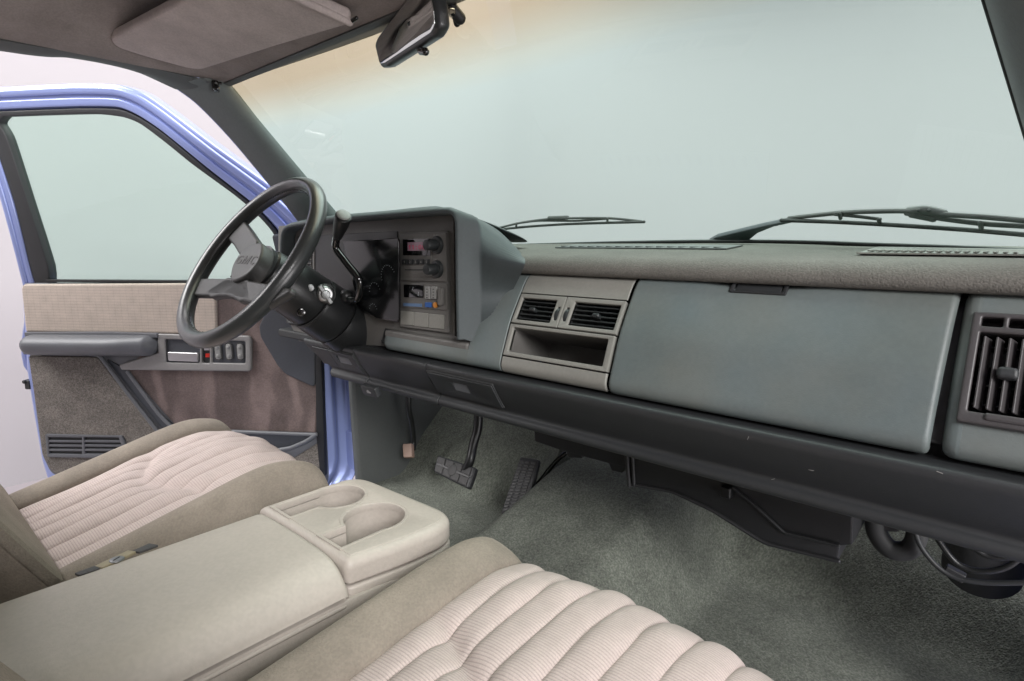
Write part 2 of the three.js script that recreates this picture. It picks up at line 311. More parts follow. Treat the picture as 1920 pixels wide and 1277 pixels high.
{
  // headliner, roof skin, back wall
  const hl = (x, z) => 1.0 + 0.062 * sstep(0, 0.17, Math.min(0.6 - Math.abs(x), z + 0.575, 0.74 - z));
  mesh('headliner', gridGeo((i, j) => { const x = lerp(-0.6, 0.6, i), z = lerp(-0.578, 0.74, j); return V(x, hl(x, z), z); }, 60, 60, 0.006), M.headliner, cab, true);
  mesh('roof_skin', bx(WORLD, 0, 1.092, 0.09, 1.34, 0.025, 1.36, 0.012), M.paint, cab);
  mesh('windshield_header', gridGeo((i, j) => { const x = lerp(-0.6, 0.6, i), b = 0.03 * (1 - (x / 0.6) ** 2); return [V(x, 1.001, -0.574), V(x, 0.998, -0.584), V(x, 1.005, -0.592 - b), V(x, 1.06, -0.55 - b * .5)][Math.round(j * 3)]; }, 30, 3, 0.004), M.trim, cab, true);
  const bf = new Frame(V(0, 0, 0.78), V(1, 0, 0), V(0, 1, 0));
  mesh('back_panel', slab(bf, R2(-0.78, -0.1, 0.78, 1.08), 0.05, { r: 0.03, holes: [R2(-0.58, 0.62, 0.58, 0.97)], hr: 0.06 }), M.headliner, cab);
  mesh('rear_window', slab(bf, R2(-0.585, 0.615, 0.585, 0.975), 0.001, { r: 0.06, w: -0.03, bevel: 0 }), M.glassSide, cab);
  // door opening edges
  const outer = [[330, 165, -0.662], [372, 197, -0.668], [430, 257, -0.685], [490, 328, -0.708], [540, 390, -0.732], [580, 445, -0.75]].map(([a, b, x]) => PX(a, b, x));
  const inner = [PX(394, 151, -0.598), sidePt(427, 153), sidePt(482, 220), sidePt(545, 296), sidePt(600, 361), sidePt(648, 418)];
  const ci = curveFn(inner), co = curveFn(outer);
  const pil = mirror => (i, j) => { const a = ci(j), b = co(j), p = a.lerp(b, i), k = Math.sin(Math.PI * Math.min(1, i * 1.0)); const k2 = Math.sin(Math.PI * Math.pow(i, 0.8)); p.x += (mirror ? 0.008 : 0.026) * k2; p.z += 0.014 * k2; if (mirror) p.x = -p.x; return p; };
  mesh('pillar_trim', gridGeo(pil(false), 14, 40, 0.003), M.pillar, cab, true);
  mesh('pillar_trim', gridGeo((i, j) => pil(true)(1 - i, j), 14, 40, 0.003), M.pillar, cab, true);
  const rin = curveFn([V(-0.6, 0.998, 0.75), V(-0.6, 0.998, 0.2), PX(0, 72, -0.6), PX(150, 96, -0.6), PX(250, 117, -0.6), PX(394, 151, -0.598)]);
  const rout = curveFn([V(-0.662, 0.985, 0.75), V(-0.662, 0.99, 0.2), PX(0, 92, -0.66), PX(130, 103, -0.66), PX(240, 126, -0.66), outer[0]]);
  const rail = m => (i, j) => { const p = rin(j).lerp(rout(j), i); p.y -= 0.006 * Math.sin(Math.PI * i); if (m) p.x = -p.x; return p; };
  mesh('side_rail', gridGeo((i, j) => rail(0)(1 - i, j), 8, 40, 0.003), M.trim, cab, true);
  mesh('side_rail', gridGeo(rail(1), 8, 40, 0.003), M.trim, cab, true);
  for (const m of [1, -1]) {                    // painted body outside the trim
    const q = gridGeo((i, j) => { const t = j * 2, p = t < 1 ? rout(t) : co(t - 1); p.x += -0.004; p.x -= i * 0.02 * (1 + 0) ; p.y += i * 0.075; p.z -= i * 0.012 + (j > 0.5 ? i * 0.075 * (j - 0.5) * 2 : 0); p.x *= m; return p; }, 4, 60, 0.004);
    mesh('roof_side', q, M.paint, cab, true);
  }
  // windshield, its dyed band along the top, and the black edge seal
  const yb = x => 0.668 - 0.012 * (x / 0.7) ** 2;
  const gl = (i, j) => { const y = lerp(0.655, 1.045, j), x = lerp(-1, 1, i) * (glassX(y) + 0.012); return V(x, y, glassZ(x, y)); };
  const G = gridGeo(gl, 40, 24), uv = G.attributes.uv;
  for (let j = 0; j <= 24; j++) for (let i = 0; i <= 40; i++) uv.setXY(j * 41 + i, i / 40, j / 24);
  const band = canvasTex(8, 512, (c, w, h) => {
    const g = c.createLinearGradient(0, 0, 0, h), t = y => 1 - (y - 0.655) / 0.39;
    g.addColorStop(0, 'rgb(212,202,170)'); g.addColorStop(t(0.985), 'rgb(214,206,176)'); g.addColorStop(t(0.945), 'rgb(225,241,225)'); g.addColorStop(t(0.925), 'rgb(222,245,236)'); g.addColorStop(1, 'rgb(222,245,236)');
    c.fillStyle = g; c.fillRect(0, 0, w, h);
  });
  mesh('windshield', G, new THREE.MeshPhysicalMaterial({ color: 0xffffff, map: band, roughness: 0, transmission: 1, thickness: 0, ior: 1.45 }), cab, true);
  const edge = []; for (let k = 0; k <= 12; k++) { const y = lerp(0.66, 1.02, k / 12), x = -glassX(y) - 0.001; edge.push(V(x, y, glassZ(x, y) + 0.003)); }
  mesh('glass_seal', tube(edge, 0.0035, { seg: 40 }), M.seal, cab);
  mesh('glass_seal', tube(edge.map(p => V(-p.x, p.y, p.z)), 0.0035, { seg: 40 }), M.seal, cab);
  // lower edge of the glass: black strip following the crown of the cowl
  const base = [[650, 470], [800, 466], [985, 459.5], [1160, 455], [1340, 452.5], [1500, 454], [1640, 459], [1780, 464], [1920, 471], [1990, 476]].map(([a, b]) => glassPt(a, b));
  mesh('glass_seal', tube(base, 0.0035, { seg: 80 }), M.seal, cab);
  // cowl beyond the glass
  mesh('cowl', gridGeo((i, j) => { const x = lerp(-0.8, 0.8, i), z = glassZ(Math.max(-0.7, Math.min(0.7, x)), 0.655) - 0.005; return V(x, 0.652 - 0.03 * (x / .8) ** 2 - j * 0.03, z - j * 0.25); }, 24, 4, 0.01), M.frameBlack, cab, true);
  // visor clip on the pillar
  const cf = new Frame(PX(405, 163, -0.595), V(0.55, 0, -0.83), V(0, 1, 0));
  const clip = mesh('visor_clip', [bx(cf, 0, 0, 0.004, 0.013, 0.022, 0.014, 0.003), cyl(cf, 0.002, -0.004, 0.01, 0.018, 0.007, 0.006), bx(cf, 0.009, 0.006, 0.008, 0.008, 0.005, 0.006)], M.gloss, cab);
  mesh('clip_screw', cyl(cf, 0.003, 0.004, 0.011, 0.0185, 0.0025, 0.002), M.steel, clip);
  // hinge pillar, hinge plate, kick panel, sill
  const plan = curveFn([V(-0.90, 0, -0.885), V(-0.865, 0, -0.905), V(-0.845, 0, -0.90), V(-0.83, 0, -0.925), V(-0.815, 0, -0.93), V(-0.80, 0, -0.925), V(-0.785, 0, -0.945), V(-0.765, 0, -0.95), V(-0.752, 0, -0.955)], 0.4);
  mesh('hinge_pillar', gridGeo((i, j) => { const p = plan(i), y = lerp(0.70, -0.16, j), f = sstep(0.06, -0.12, y); p.y = y; p.z += 0.09 * f * f; return p; }, 60, 24, 0.004), M.paint, cab, true);
  const hf = new Frame(V(-0.775, 0, -0.944), V(1, 0, 0), V(0, 1, 0));
  mesh('hinge_plate', slab(hf, R2(-0.022, 0.0, 0.024, 0.115), 0.01, { r: 0.008, w: 0.006, bevel: 0.003 }), M.paint, cab);
  const kf = new Frame(V(-0.72, 0, 0), V(0, 0, -1), V(0, 1, 0));
  mesh('kick_panel', slab(kf, [[0.935, 0.46], [0.937, 0.2], [0.945, -0.08], [1.36, -0.08], [1.36, 0.46]].map(q => new THREE.Vector2(...q)), 0.03, { r: 0.01, bevel: 0.008, seg: 4 }), M.trim, cab);
  mesh('kick_panel_edge', tube([V(-0.734, 0.45, -0.937), V(-0.734, 0.2, -0.940), V(-0.734, 0.0, -0.946), V(-0.734, -0.08, -0.952)], 0.0145), M.trim, cab);
  mesh('sill', bx(WORLD, -0.79, -0.12, -0.1, 0.14, 0.09, 1.62, 0.02), M.paint, cab);
  mesh('sill', bx(WORLD, 0.79, -0.12, -0.1, 0.14, 0.09, 1.62, 0.02), M.paint, cab);
  mesh('outer_body', [bx(WORLD, 0.80, 0.30, -1.12, 0.06, 0.72, 0.3, 0.02), bx(WORLD, -0.80, 0.30, -1.16, 0.06, 0.72, 0.3, 0.02), bx(WORLD, 0, 0.3, -1.46, 1.6, 0.7, 0.03, 0.01)], M.paint, cab);
}
// floor covering: one moulded carpet with the transmission hump and the toe board
const carpetY = (x, z) => {
  const hump = sstep(0.24, 0.09, Math.abs(x + 0.005) - (x > 0 ? 0.06 : 0)), up = 0.055 + 0.085 * sstep(-0.75, -1.15, z);
  const toe = Math.max(0, -z - (x < -0.15 ? 1.06 : 1.17)), toeY = 0.9 * toe * sstep(0, 0.12, toe);
  return -0.05 + (up + 0.05) * hump * sstep(0.3, -0.5, z) + toeY * (1 - 0.4 * hump) + 0.006 * (fbm(x + 2, z + 3, 7, 90, 2) - 0.5) * 2;
};
{
  const g = gridGeo((i, j) => { const x = lerp(-0.74, 0.78, i), z = lerp(0.74, -1.42, j); return V(x, carpetY(x, z), z); }, 110, 150, 0.012);
  struct('carpet_floor', g, M.carpet, true);
}

// ---------------------------------------------------------------- driver's door, standing open
{
  const H = V(-0.85, 0, -0.85), d = V(-0.829, 0, 0.559).normalize(), ex = d.clone().negate(), n = ex.clone().cross(V(0, 1, 0));
  const door = new THREE.Group(); door.name = 'door'; door.userData.label = "open blue driver's door with cloth and velour trim panel"; cab.add(door);
  const D = new Frame(H, ex, V(0, 1, 0)), D2 = new Frame(V(H.x, 0.56, H.z), ex, V(0, 1, 0).addScaledVector(n, 0.16));
  const L = (pts, w = 0) => D.list(pts, w), L2 = (pts, w = 0) => D2.list(pts, w);
  // painted shell, with the frame round the glass
  const lowerOut = [[36, 535], [42, 622], [47, 700], [58, 770], [74, 862], [90, 915], [128, 935], [320, 958], [618, 975], [606, 690], [598, 531]];
  mesh('shell', slab(D, L(lowerOut, -0.03), 0.10, { w: -0.032, r: 0.02, bevel: 0.012, seg: 4 }), M.paint, door);
  const fo = [[-62, 175], [-30, 162], [0, 160.5], [117, 154.5], [203, 156.5], [250, 171], [297, 202], [391, 273], [505, 355], [578, 420], [606, 470], [606, 720], [62, 720], [40, 570], [25, 500], [-2, 400]];
  const fi = [[-38, 222], [-20, 209], [0, 207], [137, 202], [211, 203.5], [250, 219], [297, 250], [391, 327], [470, 390], [515, 440], [536, 490], [540, 690], [86, 690], [64, 570], [44, 500], [14, 380]];
  const smooth = (pts, closed = true) => { const c = new THREE.CatmullRomCurve3(pts.map(p => V(p.x, p.y, 0)), closed, 'catmullrom', 0.35); return c.getPoints(pts.length * 8).map(p => new THREE.Vector2(p.x, p.y)); };
  const ring = (o, i, depth, w, bevel, mat, name, seg = 5) => { const s = new THREE.Shape(o); s.holes.push(new THREE.Path(i)); return mesh(name, slabShape(D2, s, depth, { w, bevel, seg }), mat, door); };
  const O = smooth(L2(fo)), I = smooth(L2(fi));
  const mid = k => O.map((p, q) => p.clone().lerp(I[q], k));
  ring(smooth(grow(L2(fo), -0.010)), smooth(grow(L2(fi), 0.010)), 0.05, -0.022, 0.010, M.paint, 'window_frame');
  ring(mid(0.24), mid(0.34), 0.03, -0.010, 0.007, M.paint, 'frame_ridge');
  ring(mid(0.66), mid(0.84), 0.03, -0.014, 0.006, M.paint, 'frame_ridge');
  const inner = [[-14, 232], [-6, 219], [10, 217.5], [157, 213], [219, 219], [254, 233], [300, 267], [352, 309], [430, 366], [470, 400], [505, 440], [520, 490], [522, 640], [116, 640], [80, 502], [40, 378], [2, 262]];
    { const s = new THREE.Shape(smooth(grow(L2(fi), -0.004))); s.holes.push(new THREE.Path(smooth(grow(L2(inner), 0.004)))); mesh('window_seal', slabShape(D2, s, 0.03, { w: -0.018, bevel: 0.004, seg: 3 }), M.frameBlack, door); }
  mesh('window_glass', slabShape(D2, new THREE.Shape(smooth(grow(L2(inner), 0.004))), 0.0012, { w: -0.036, bevel: 0 }), M.glassSide, door);
  mesh('mirror_patch', slab(D2, L2([[508, 440], [560, 440], [598, 480], [598, 545], [536, 545], [520, 490]]), 0.03, { w: 0.0, r: 0.01, bevel: 0.005 }), M.doorDark, door);
  // trim panel
  const base = [[38, 531], [48, 628], [53, 665], [64, 760], [77, 854], [93, 887], [131, 908], [320, 932], [612, 950], [598, 690], [594, 530]];
  mesh('trim_base', slab(D, L(base), 0.035, { w: 0, r: 0.02, bevel: 0.008, seg: 4 }), M.doorPlastic, door);
  mesh('belt_seal', slab(D, L([[84, 524.5], [84, 529], [560, 532], [560, 527]], 0.0), 0.03, { w: -0.002, r: 0.001, bevel: 0.001 }), M.seal, door);
  mesh('cloth_panel', slab(D, L([[38, 533], [47, 623], [406, 627], [404, 531]], 0.012), 0.016, { w: 0.012, r: [0.018, 0.004, 0.002, 0.002], bevel: 0.007, seg: 4 }), M.check, door);
  mesh('velour_panel', slab(D, L([[406, 531], [407, 627], [300, 640], [232, 690], [330, 800], [345, 806], [592, 812], [596, 690], [592, 540], [575, 531]], 0.006), 0.012, { w: 0.006, r: 0.004, bevel: 0.004, seg: 3 }), M.nap, door);
  mesh('corner_panel', slab(D, L([[540, 545], [502, 575], [485, 612], [488, 632], [520, 686], [535, 702], [590, 727], [592, 560]], 0.013), 0.012, { w: 0.013, r: 0.012, bevel: 0.004, seg: 3 }), M.doorDark, door);
  mesh('corner_screw', cyl(D, D.at(559, 622, 0.016).x, D.at(559, 622, 0.016).y, 0.012, 0.018, 0.011, 0.009), M.spoke, door);
  mesh('edge_strip', slab(D, L([[591, 690], [593, 820], [600, 893], [609, 893], [603, 690], [600, 620], [592, 620]], 0.012), 0.02, { w: 0.012, r: 0.002, bevel: 0.002 }), M.seal, door);
  // armrest: a pad with a pulled-in grip at its front
  const arm = (i, j) => {
    const t = i, a = j * Math.PI * 1.15 - 0.2, k = Math.min(1, Math.sin(Math.PI * Math.min(1, Math.max(0, t * 1.02))) * 6), c = L([[52, 641], [298, 643]], 0.02);
    const u = lerp(c[0].x, c[1].x, t), v = lerp(c[0].y, c[1].y, t) - 0.004, depth = lerp(0.062, 0.04, sstep(0.65, 1, t)) * Math.sqrt(k), h = 0.033 * Math.sqrt(k);
    return D.p(u, v + h * Math.cos(a) * (Math.cos(a) > 0 ? 0.75 : 1), 0.004 + depth * Math.pow(Math.max(0, Math.sin(a)), 0.6));
  };
  mesh('armrest', gridGeo((i, j) => arm(i, j), 60, 26, 0.003), M.doorPlastic, door, true);
  mesh('armrest_shelf', slab(D, L([[46, 623], [47, 632], [296, 634], [295, 625], [200, 622]], 0.02), 0.03, { w: 0.022, r: 0.004, bevel: 0.003 }), M.doorPlastic, door);
  mesh('pull_cup', slab(D, L([[150, 655], [180, 667], [240, 669], [262, 660], [255, 652]], 0.02), 0.02, { w: 0.02, r: 0.006, bevel: 0.003 }), M.frameBlack, door);
  // switch plate
  const hole1 = L([[311, 636], [376, 638], [375, 680], [313, 679]], 0.014), hole2 = L([[380, 650], [394, 650], [394, 681], [380, 680]], 0.014), hole3 = L([[399, 638], [461, 640], [461, 681], [399, 680]], 0.014);
  const plate = mesh('switch_plate', slab(D, L([[294, 626], [470, 630], [470, 697], [227, 694], [222, 684], [262, 672], [296, 662]], 0.018), 0.012, { w: 0.018, r: [0.004, 0.014, 0.014, 0.004, 0.004, 0.01, 0.004], bevel: 0.004, seg: 3, holes: [hole1, hole2, hole3], hr: 0.006 }), M.switchPlate, door);
  mesh('handle_recess', well(D, hole1, 0.006, { w: 0.0155, r: 0.006 }), M.doorDark, door);
  mesh('door_handle', slab(D, L([[313, 660], [371, 662], [371, 679], [315, 677]], 0.020), 0.009, { w: 0.020, r: 0.002, bevel: 0.003, seg: 3 }), M.chrome, door);
  mesh('lock_recess', well(D, hole2, 0.005, { w: 0.0155, r: 0.005 }), M.blackPlastic, door);
  mesh('lock_slider', slab(D, L([[382, 650], [393, 650], [393, 657], [382, 657]], 0.017), 0.006, { w: 0.017, r: 0.001, bevel: 0.001 }), M.chrome, door);
  mesh('lock_mark', slab(D, L([[385, 663], [393, 663], [393, 670], [385, 670]], 0.013), 0.004, { w: 0.013, r: 0.001, bevel: 0.0005 }), M.red, door);
  mesh('switch_base', slab(D, L([[399, 638], [461, 640], [461, 681], [399, 680]], 0.013), 0.006, { w: 0.013, r: 0.005, bevel: 0.001 }), M.doorDark, door);
  for (const cx of [408, 428.5, 449.5]) {
    const a = D.at(cx, 645, 0.018), b = D.at(cx, 674, 0.018), rr = 0.0085, mu = (a.x + b.x) / 2, mv = (a.y + b.y) / 2, hh = (a.y - b.y) / 2;
    const s = mesh('window_switch', slab(D, R2(mu - rr, mv - hh, mu + rr, mv + hh), 0.01, { w: 0.019, r: rr, bevel: 0.002, seg: 3 }), M.switchGrey, door);
    mesh('switch_rim', (() => { const o = roundPoly(R2(mu - rr - 0.003, mv - hh - 0.003, mu + rr + 0.003, mv + hh + 0.003), rr + 0.003); o.holes.push(roundPoly(R2(mu - rr - 0.0020, mv - hh - 0.0020, mu + rr + 0.0020, mv + hh + 0.0020), rr + 0.002, THREE.Path)); return slabShape(D, o, 0.008, { w: 0.0168, bevel: 0.0008 }); })(), M.spoke, door);
    for (const q of [0.55, -0.55]) mesh('switch_dimple', new THREE.SphereGeometry(0.0055, 14, 8).scale(1, 1, 0.45).translate(mu, mv + hh * q, 0.0192).applyMatrix4(D.m), M.switchGrey, door);
  }
  // carpeted lower panel, speaker grille, map pocket
  const carp = mesh('carpet_panel', slab(D, L([[52, 667], [182, 670], [242, 745], [303, 822], [330, 845], [380, 858], [540, 866], [597, 830], [607, 940], [320, 925], [131, 904], [94, 882], [79, 852], [66, 760]], 0.008), 0.012, { w: 0.008, r: [0.01, 0.004, 0.004, 0.01, 0.02, 0.02, 0.02, 0.01, 0.01, 0.01, 0.02, 0.02, 0.02, 0.02], bevel: 0.004, seg: 3 }), M.doorCarpet, door);
  const rail = (pts, r, w, mat, name = 'pocket_lip') => mesh(name, tube(pts.map(([a, b]) => { const q = D.at(a, b, w); return D.p(q.x, q.y, w); }), r, { seg: 70, tension: 0.15 }), mat, door);
  rail([[48, 661], [110, 662], [178, 664], [190, 670], [242, 740], [305, 820], [322, 838]], 0.0065, 0.012, M.doorPlastic, 'panel_border');
  rail([[240, 698], [262, 728], [296, 774], [318, 797], [336, 804], [380, 807], [480, 811], [560, 814], [592, 815]], 0.006, 0.014, M.doorPlastic);
  rail([[322, 838], [360, 848], [420, 851], [500, 847], [545, 840], [575, 827], [592, 815]], 0.0065, 0.016, M.doorPlastic);
  mesh('map_pocket', slab(D, L([[196, 672], [238, 695], [300, 778], [336, 806], [590, 816], [545, 838], [420, 848], [330, 838]], 0.006), 0.008, { w: 0.0045, r: 0.01, bevel: 0.002 }), M.doorDark, door);
  const gp = L([[85, 814], [229, 817], [242, 846], [236, 860], [89, 857]], 0.012);
  const cols = [[91, 154], [158, 229]].map(([x0, x1]) => L([[x0, 819.5], [x1 - (x0 > 150 ? 6 : 0), 820.5], [x1 + (x0 > 150 ? 5 : 0), 852], [x0 + 2, 850.5]], 0.012));
  const grille = mesh('speaker_grille', slab(D, gp, 0.008, { w: 0.0135, r: 0.004, bevel: 0.0015, holes: cols, hr: 0.001 }), M.doorPlastic, door);
  for (const [x0, x1] of [[90, 155], [157, 230]]) for (let k = 1; k < 4; k++) mesh('grille_slat', slab(D, L([[x0, 819.4 + k * 8.2 - 2.4], [x1 + (x0 > 150 ? k * 1.5 - 2 : 0), 820.2 + k * 8.2 - 2.4], [x1 + (x0 > 150 ? k * 1.5 - 2 : 0), 820.2 + k * 8.2 + 1.6], [x0, 819.4 + k * 8.2 + 1.6]], 0.012), 0.005, { w: 0.0128, r: 0.001, bevel: 0.0012 }), M.doorPlastic, door);
  mesh('grille_backing', slab(D, gp, 0.002, { w: 0.0083, r: 0.008, bevel: 0 }), M.blackPlastic, door);
  mesh('door_latch', [bx(D, D.at(50, 722, -0.03).x, D.at(50, 722, -0.03).y, -0.045, 0.02, 0.03, 0.03, 0.004), bx(D, D.at(46, 716, -0.03).x, D.at(46, 716, -0.03).y, -0.04, 0.012, 0.012, 0.03, 0.004)], M.frameBlack, door);
}

// ---------------------------------------------------------------- dashboard
const FACE = [[-0.84, 0.6225], [-0.81, 0.6215], [-0.792, 0.615], [-0.778, 0.600], [-0.743, 0.543], [-0.7255, 0.500], [-0.7155, 0.472], [-0.716, 0.462], [-0.723, 0.4535], [-0.75, 0.451]];
const LOW = [[-0.75, 0.4485], [-0.704, 0.4485], [-0.6975, 0.445], [-0.6985, 0.436], [-0.712, 0.412], [-0.7315, 0.3845], [-0.7335, 0.378], [-0.727, 0.3735], [-0.7255, 0.3665], [-0.733, 0.3595], [-0.78, 0.355]];
const PADP = [[-1.20, 0.6675], [-1.05, 0.6645], [-0.93, 0.658], [-0.845, 0.652], [-0.806, 0.648], [-0.789, 0.6415], [-0.7805, 0.631], [-0.7815, 0.621], [-0.795, 0.6165], [-0.86, 0.6165]];
const prof = p => { const c = new THREE.CatmullRomCurve3(p.map(([z, y]) => V(0, y, z)), false, 'catmullrom', 0.4); c.arcLengthDivisions = 400; return t => c.getPointAt(Math.min(1, Math.max(0, t))); };
const face = prof(FACE), low = prof(LOW), padp = prof(PADP);
const pnorm = (f, t) => { const a = f(Math.max(0, t - 0.004)), b = f(Math.min(1, t + 0.004)), d = b.sub(a).normalize(); return V(0, d.z * 1, -d.y * 1).multiplyScalar(1); };  // outwards: towards +z and up
function surfPt(f, px, py, t0 = 0, t1 = 1) {    // where a line of sight meets an extruded profile; returns point and t
  const r = ray(px, py); let best = null;
  for (let k = 0; k < 600; k++) {
    const a = f(lerp(t0, t1, k / 600)), b = f(lerp(t0, t1, (k + 1) / 600)), da = (EYE.y + r.y * (a.z - EYE.z) / r.z) - a.y, db = (EYE.y + r.y * (b.z - EYE.z) / r.z) - b.y;
    if (da * db <= 0) { const q = da / (da - db || 1), z = lerp(a.z, b.z, q); if (!best || z > best.p.z) best = { p: EYE.clone().addScaledVector(r, (z - EYE.z) / r.z), t: lerp(t0, t1, (k + q) / 600) }; }
  }
  return best || { p: PZ(px, py, f((t0 + t1) / 2).z), t: (t0 + t1) / 2 };
}
const dashPt = (px, py) => surfPt(face, px, py, 0.25, 0.92);
function panel(f, t0, t1, xl, xr, { er = 0.006, nv = 40, nu = 12, lift = 0, crown = null, erL = er, erR = er } = {}) {   // a moulded strip along a profile with rolled ends
  const L = typeof xl === 'function' ? xl : () => xl, Rr = typeof xr === 'function' ? xr : () => xr;
  const ed = [0, 0.12, 0.35, 0.65, 1];
  return gridGeo((i, j) => {
    const t = lerp(t0, t1, j), p = f(t), nn = pnorm(f, t), a = L(j), b = Rr(j), N = nu + 8, k = Math.round(i * N);
    let x, dep = 0;
    if (k <= 4) { x = a + ed[k] * erL; dep = erL - erL * Math.sqrt(1 - (1 - ed[k]) ** 2); }
    else if (k >= N - 4) { x = b - ed[N - k] * erR; dep = erR - erR * Math.sqrt(1 - (1 - ed[N - k]) ** 2); }
    else x = lerp(a + erL, b - erR, (k - 4) / nu);
    const q = V(x, p.y, p.z).addScaledVector(nn, lift - dep); if (crown) crown(q, t); return q;
  }, nu + 8, nv, -0.0025);
}
const dash = thing('dashboard', 'grey moulded truck dashboard with glove box, vents, instrument hood and radio', 'dashboard', V(0, 0.34, -0.75));
const quadFrame = (a, b, c) => new Frame(c, b.clone().sub(a), a.clone().sub(c));   // tl, tr, bl
{
  // soft pad on top, crowned towards the middle like the foot of the glass
  const crown = (q, t) => { const k = sstep(-0.82, -1.05, q.z); q.y += k * (0.006 * (1 - ((q.x - 0.1) / 0.6) ** 2) - 0.003); };
  const pad = mesh('top_pad', panel(padp, 0, 1, -0.78, 0.79, { er: 0.01, nu: 40, nv: 60, crown }), M.flock, dash, true);
  // dark carcass behind the joints
  const core = (x0, x1) => panel(face, 0.02, 1, x0, x1, { lift: -0.014, er: 0.002 });
  mesh('carcass', [core(-0.30, 0.05), core(0.255, 0.664)], M.blackPlastic, dash);
  mesh('carcass', [bx(WORLD, 0, 0.5, -1.0, 1.5, 0.24, 0.26, 0.005), bx(WORLD, 0, 0.44, -0.90, 1.5, 0.02, 0.34, 0.005), bx(WORLD, 0.0, 0.6045, -0.93, 1.5, 0.012, 0.24, 0.003)], M.blackPlastic, dash);
  const topGap = panel(padp, 0.88, 1, 0.03, 0.79, { lift: -0.004, er: 0.001 }); mesh('pad_lip', topGap, M.blackPlastic, dash, true);
  // moulded bodies
  const tB = dashPt(820, 646).t;
  mesh('dash_body', panel(face, 0.05, 1, -0.03, 0.0495, { erL: 0.0003, erR: 0.002 }), M.dashBlue, dash, true);
  mesh('column_bolster', panel(face, tB, 1, -0.285, -0.0295, { erL: 0.02, erR: 0.0003, nv: 30 }), M.dashBlue, dash, true);
  mesh('carcass', panel(face, 0.60, 1, -0.70, -0.50, { er: 0.01, lift: -0.02 }), M.blackPlastic, dash, true);
  mesh('chin', bx(WORLD, -0.155, 0.4860, -0.737, 0.245, 0.016, 0.036, 0.006), M.bezel, dash);
  // glove box door with its latch
  const glove = mesh('glove_box_door', panel(face, 0.03, 0.965, j => 0.2625, j => lerp(0.654, 0.6475, j), { er: 0.007, nu: 40, nv: 60, lift: 0.001, crown: (q, t) => { const k = Math.exp(-(((q.x - 0.44) / 0.062) ** 4)) * sstep(0.30, 0.12, t); q.y -= 0.006 * k; } }), M.dashBlue, dash, true);
  const lt = t => face(t), lf = new Frame(V(0.443, 0.6105, -0.789), V(1, 0, 0), V(0, 0.72, -0.69));
  mesh('latch', slab(lf, R2(-0.036, -0.010, 0.036, 0.012), 0.006, { w: 0.0042, r: 0.002, bevel: 0.001, holes: [R2(-0.031, -0.007, 0.031, 0.008)] }), M.black, glove);
  mesh('latch_paddle', slab(lf, R2(-0.029, -0.006, 0.029, 0.007), 0.004, { w: 0.0026, r: 0.001, bevel: 0.001 }), M.lower, glove);
  // centre stack: cap, two vents, open tray, apron
  const tv = dashPt(965, 548).t, tc = dashPt(940, 666).t, tg = dashPt(952, 604.5).t;
  const xl = j => lerp(0.0525, 0.046, j), xr = j => 0.2585;
  mesh('stack_cap', panel(face, 0.05, tv - 0.003, 0.0515, 0.2595, { er: 0.002, nv: 30 }), M.warm, dash, true);
  mesh('stack_apron', panel(face, tc + 0.004, 0.99, 0.0515, 0.2595, { er: 0.003, nv: 30 }), M.warm, dash, true);
  const at = (x, t) => { const p = face(t); return V(x, p.y, p.z); };
  const vf = quadFrame(at(0.0515, tv), at(0.26, tv), at(0.0515, tg)), cf = quadFrame(at(0.0515, tg), at(0.26, tg), at(0.0515, tc));
  const vh = at(0, tv).distanceTo(at(0, tg)), ch = at(0, tg).distanceTo(at(0, tc)), W = 0.208;
  const ventUnit = (u0, u1, flip) => {
    const hole = R2(u0 + (flip ? 0.0165 : 0.006), 0.0075, u1 - (flip ? 0.006 : 0.0165), vh - 0.0085);
    const wheelSlot = flip ? R2(u0 + 0.0050, 0.013, u0 + 0.0115, vh - 0.02) : R2(u1 - 0.0115, 0.013, u1 - 0.0050, vh - 0.02);
    const v = mesh('air_vent', slab(vf, R2(u0, 0.0012, u1, vh - 0.0012), 0.010, { w: 0.0005, r: 0.001, bevel: 0.0012, holes: [hole, wheelSlot], hr: 0.002 }), M.warm, dash);
    mesh('vent_throat', [...well(vf, hole, 0.05, { w: -0.004 }), ...well(vf, wheelSlot, 0.012, { w: -0.006 })], M.blackPlastic, v);
    const hu0 = hole[0].x, hu1 = hole[1].x, hv0 = hole[0].y, hv1 = hole[2].y, hh = hv1 - hv0;
    for (let k = 0; k < 5; k++) mesh('slat', bx(vf, (hu0 + hu1) / 2, hv0 + hh * (k + 0.62) / 5.2, -0.0105, hu1 - hu0 - 0.001, 0.0022, 0.012, 0.0008), M.slat, v);
    for (let k = 0; k < 5; k++) mesh('vane', bx(vf, hu0 + (hu1 - hu0) * (k + 0.5) / 5, (hv0 + hv1) / 2, -0.0255, 0.0022, hh - 0.001, 0.015, 0.0008), M.slat, v);
    mesh('vent_knob', bx(vf, hu0 + (hu1 - hu0) * (flip ? 0.55 : 0.40), hv0 + hh * 0.50, -0.003, 0.013, 0.007, 0.012, 0.003), M.slat, v);
    mesh('thumb_wheel', cyl(new Frame(vf.p((wheelSlot[0].x + wheelSlot[1].x) / 2 - 0.0028, (wheelSlot[0].y + wheelSlot[2].y) / 2, -0.013), vf.ez.clone().negate(), vf.ey), 0, 0, 0, 0.0056, 0.0155, 0.0155, 26), M.slat, v);
  };
  ventUnit(0.0012, W * 0.47, false); ventUnit(W * 0.47 + 0.0016, W - 0.001, true);
  const tray = R2(0.0095, 0.0085, W - 0.011, ch - 0.007);
  const tr = mesh('open_tray', slab(cf, R2(0.0012, 0.0012, W - 0.001, ch - 0.0012), 0.010, { w: 0.0005, r: 0.001, bevel: 0.0015, holes: [tray], hr: 0.003 }), M.warm, dash);
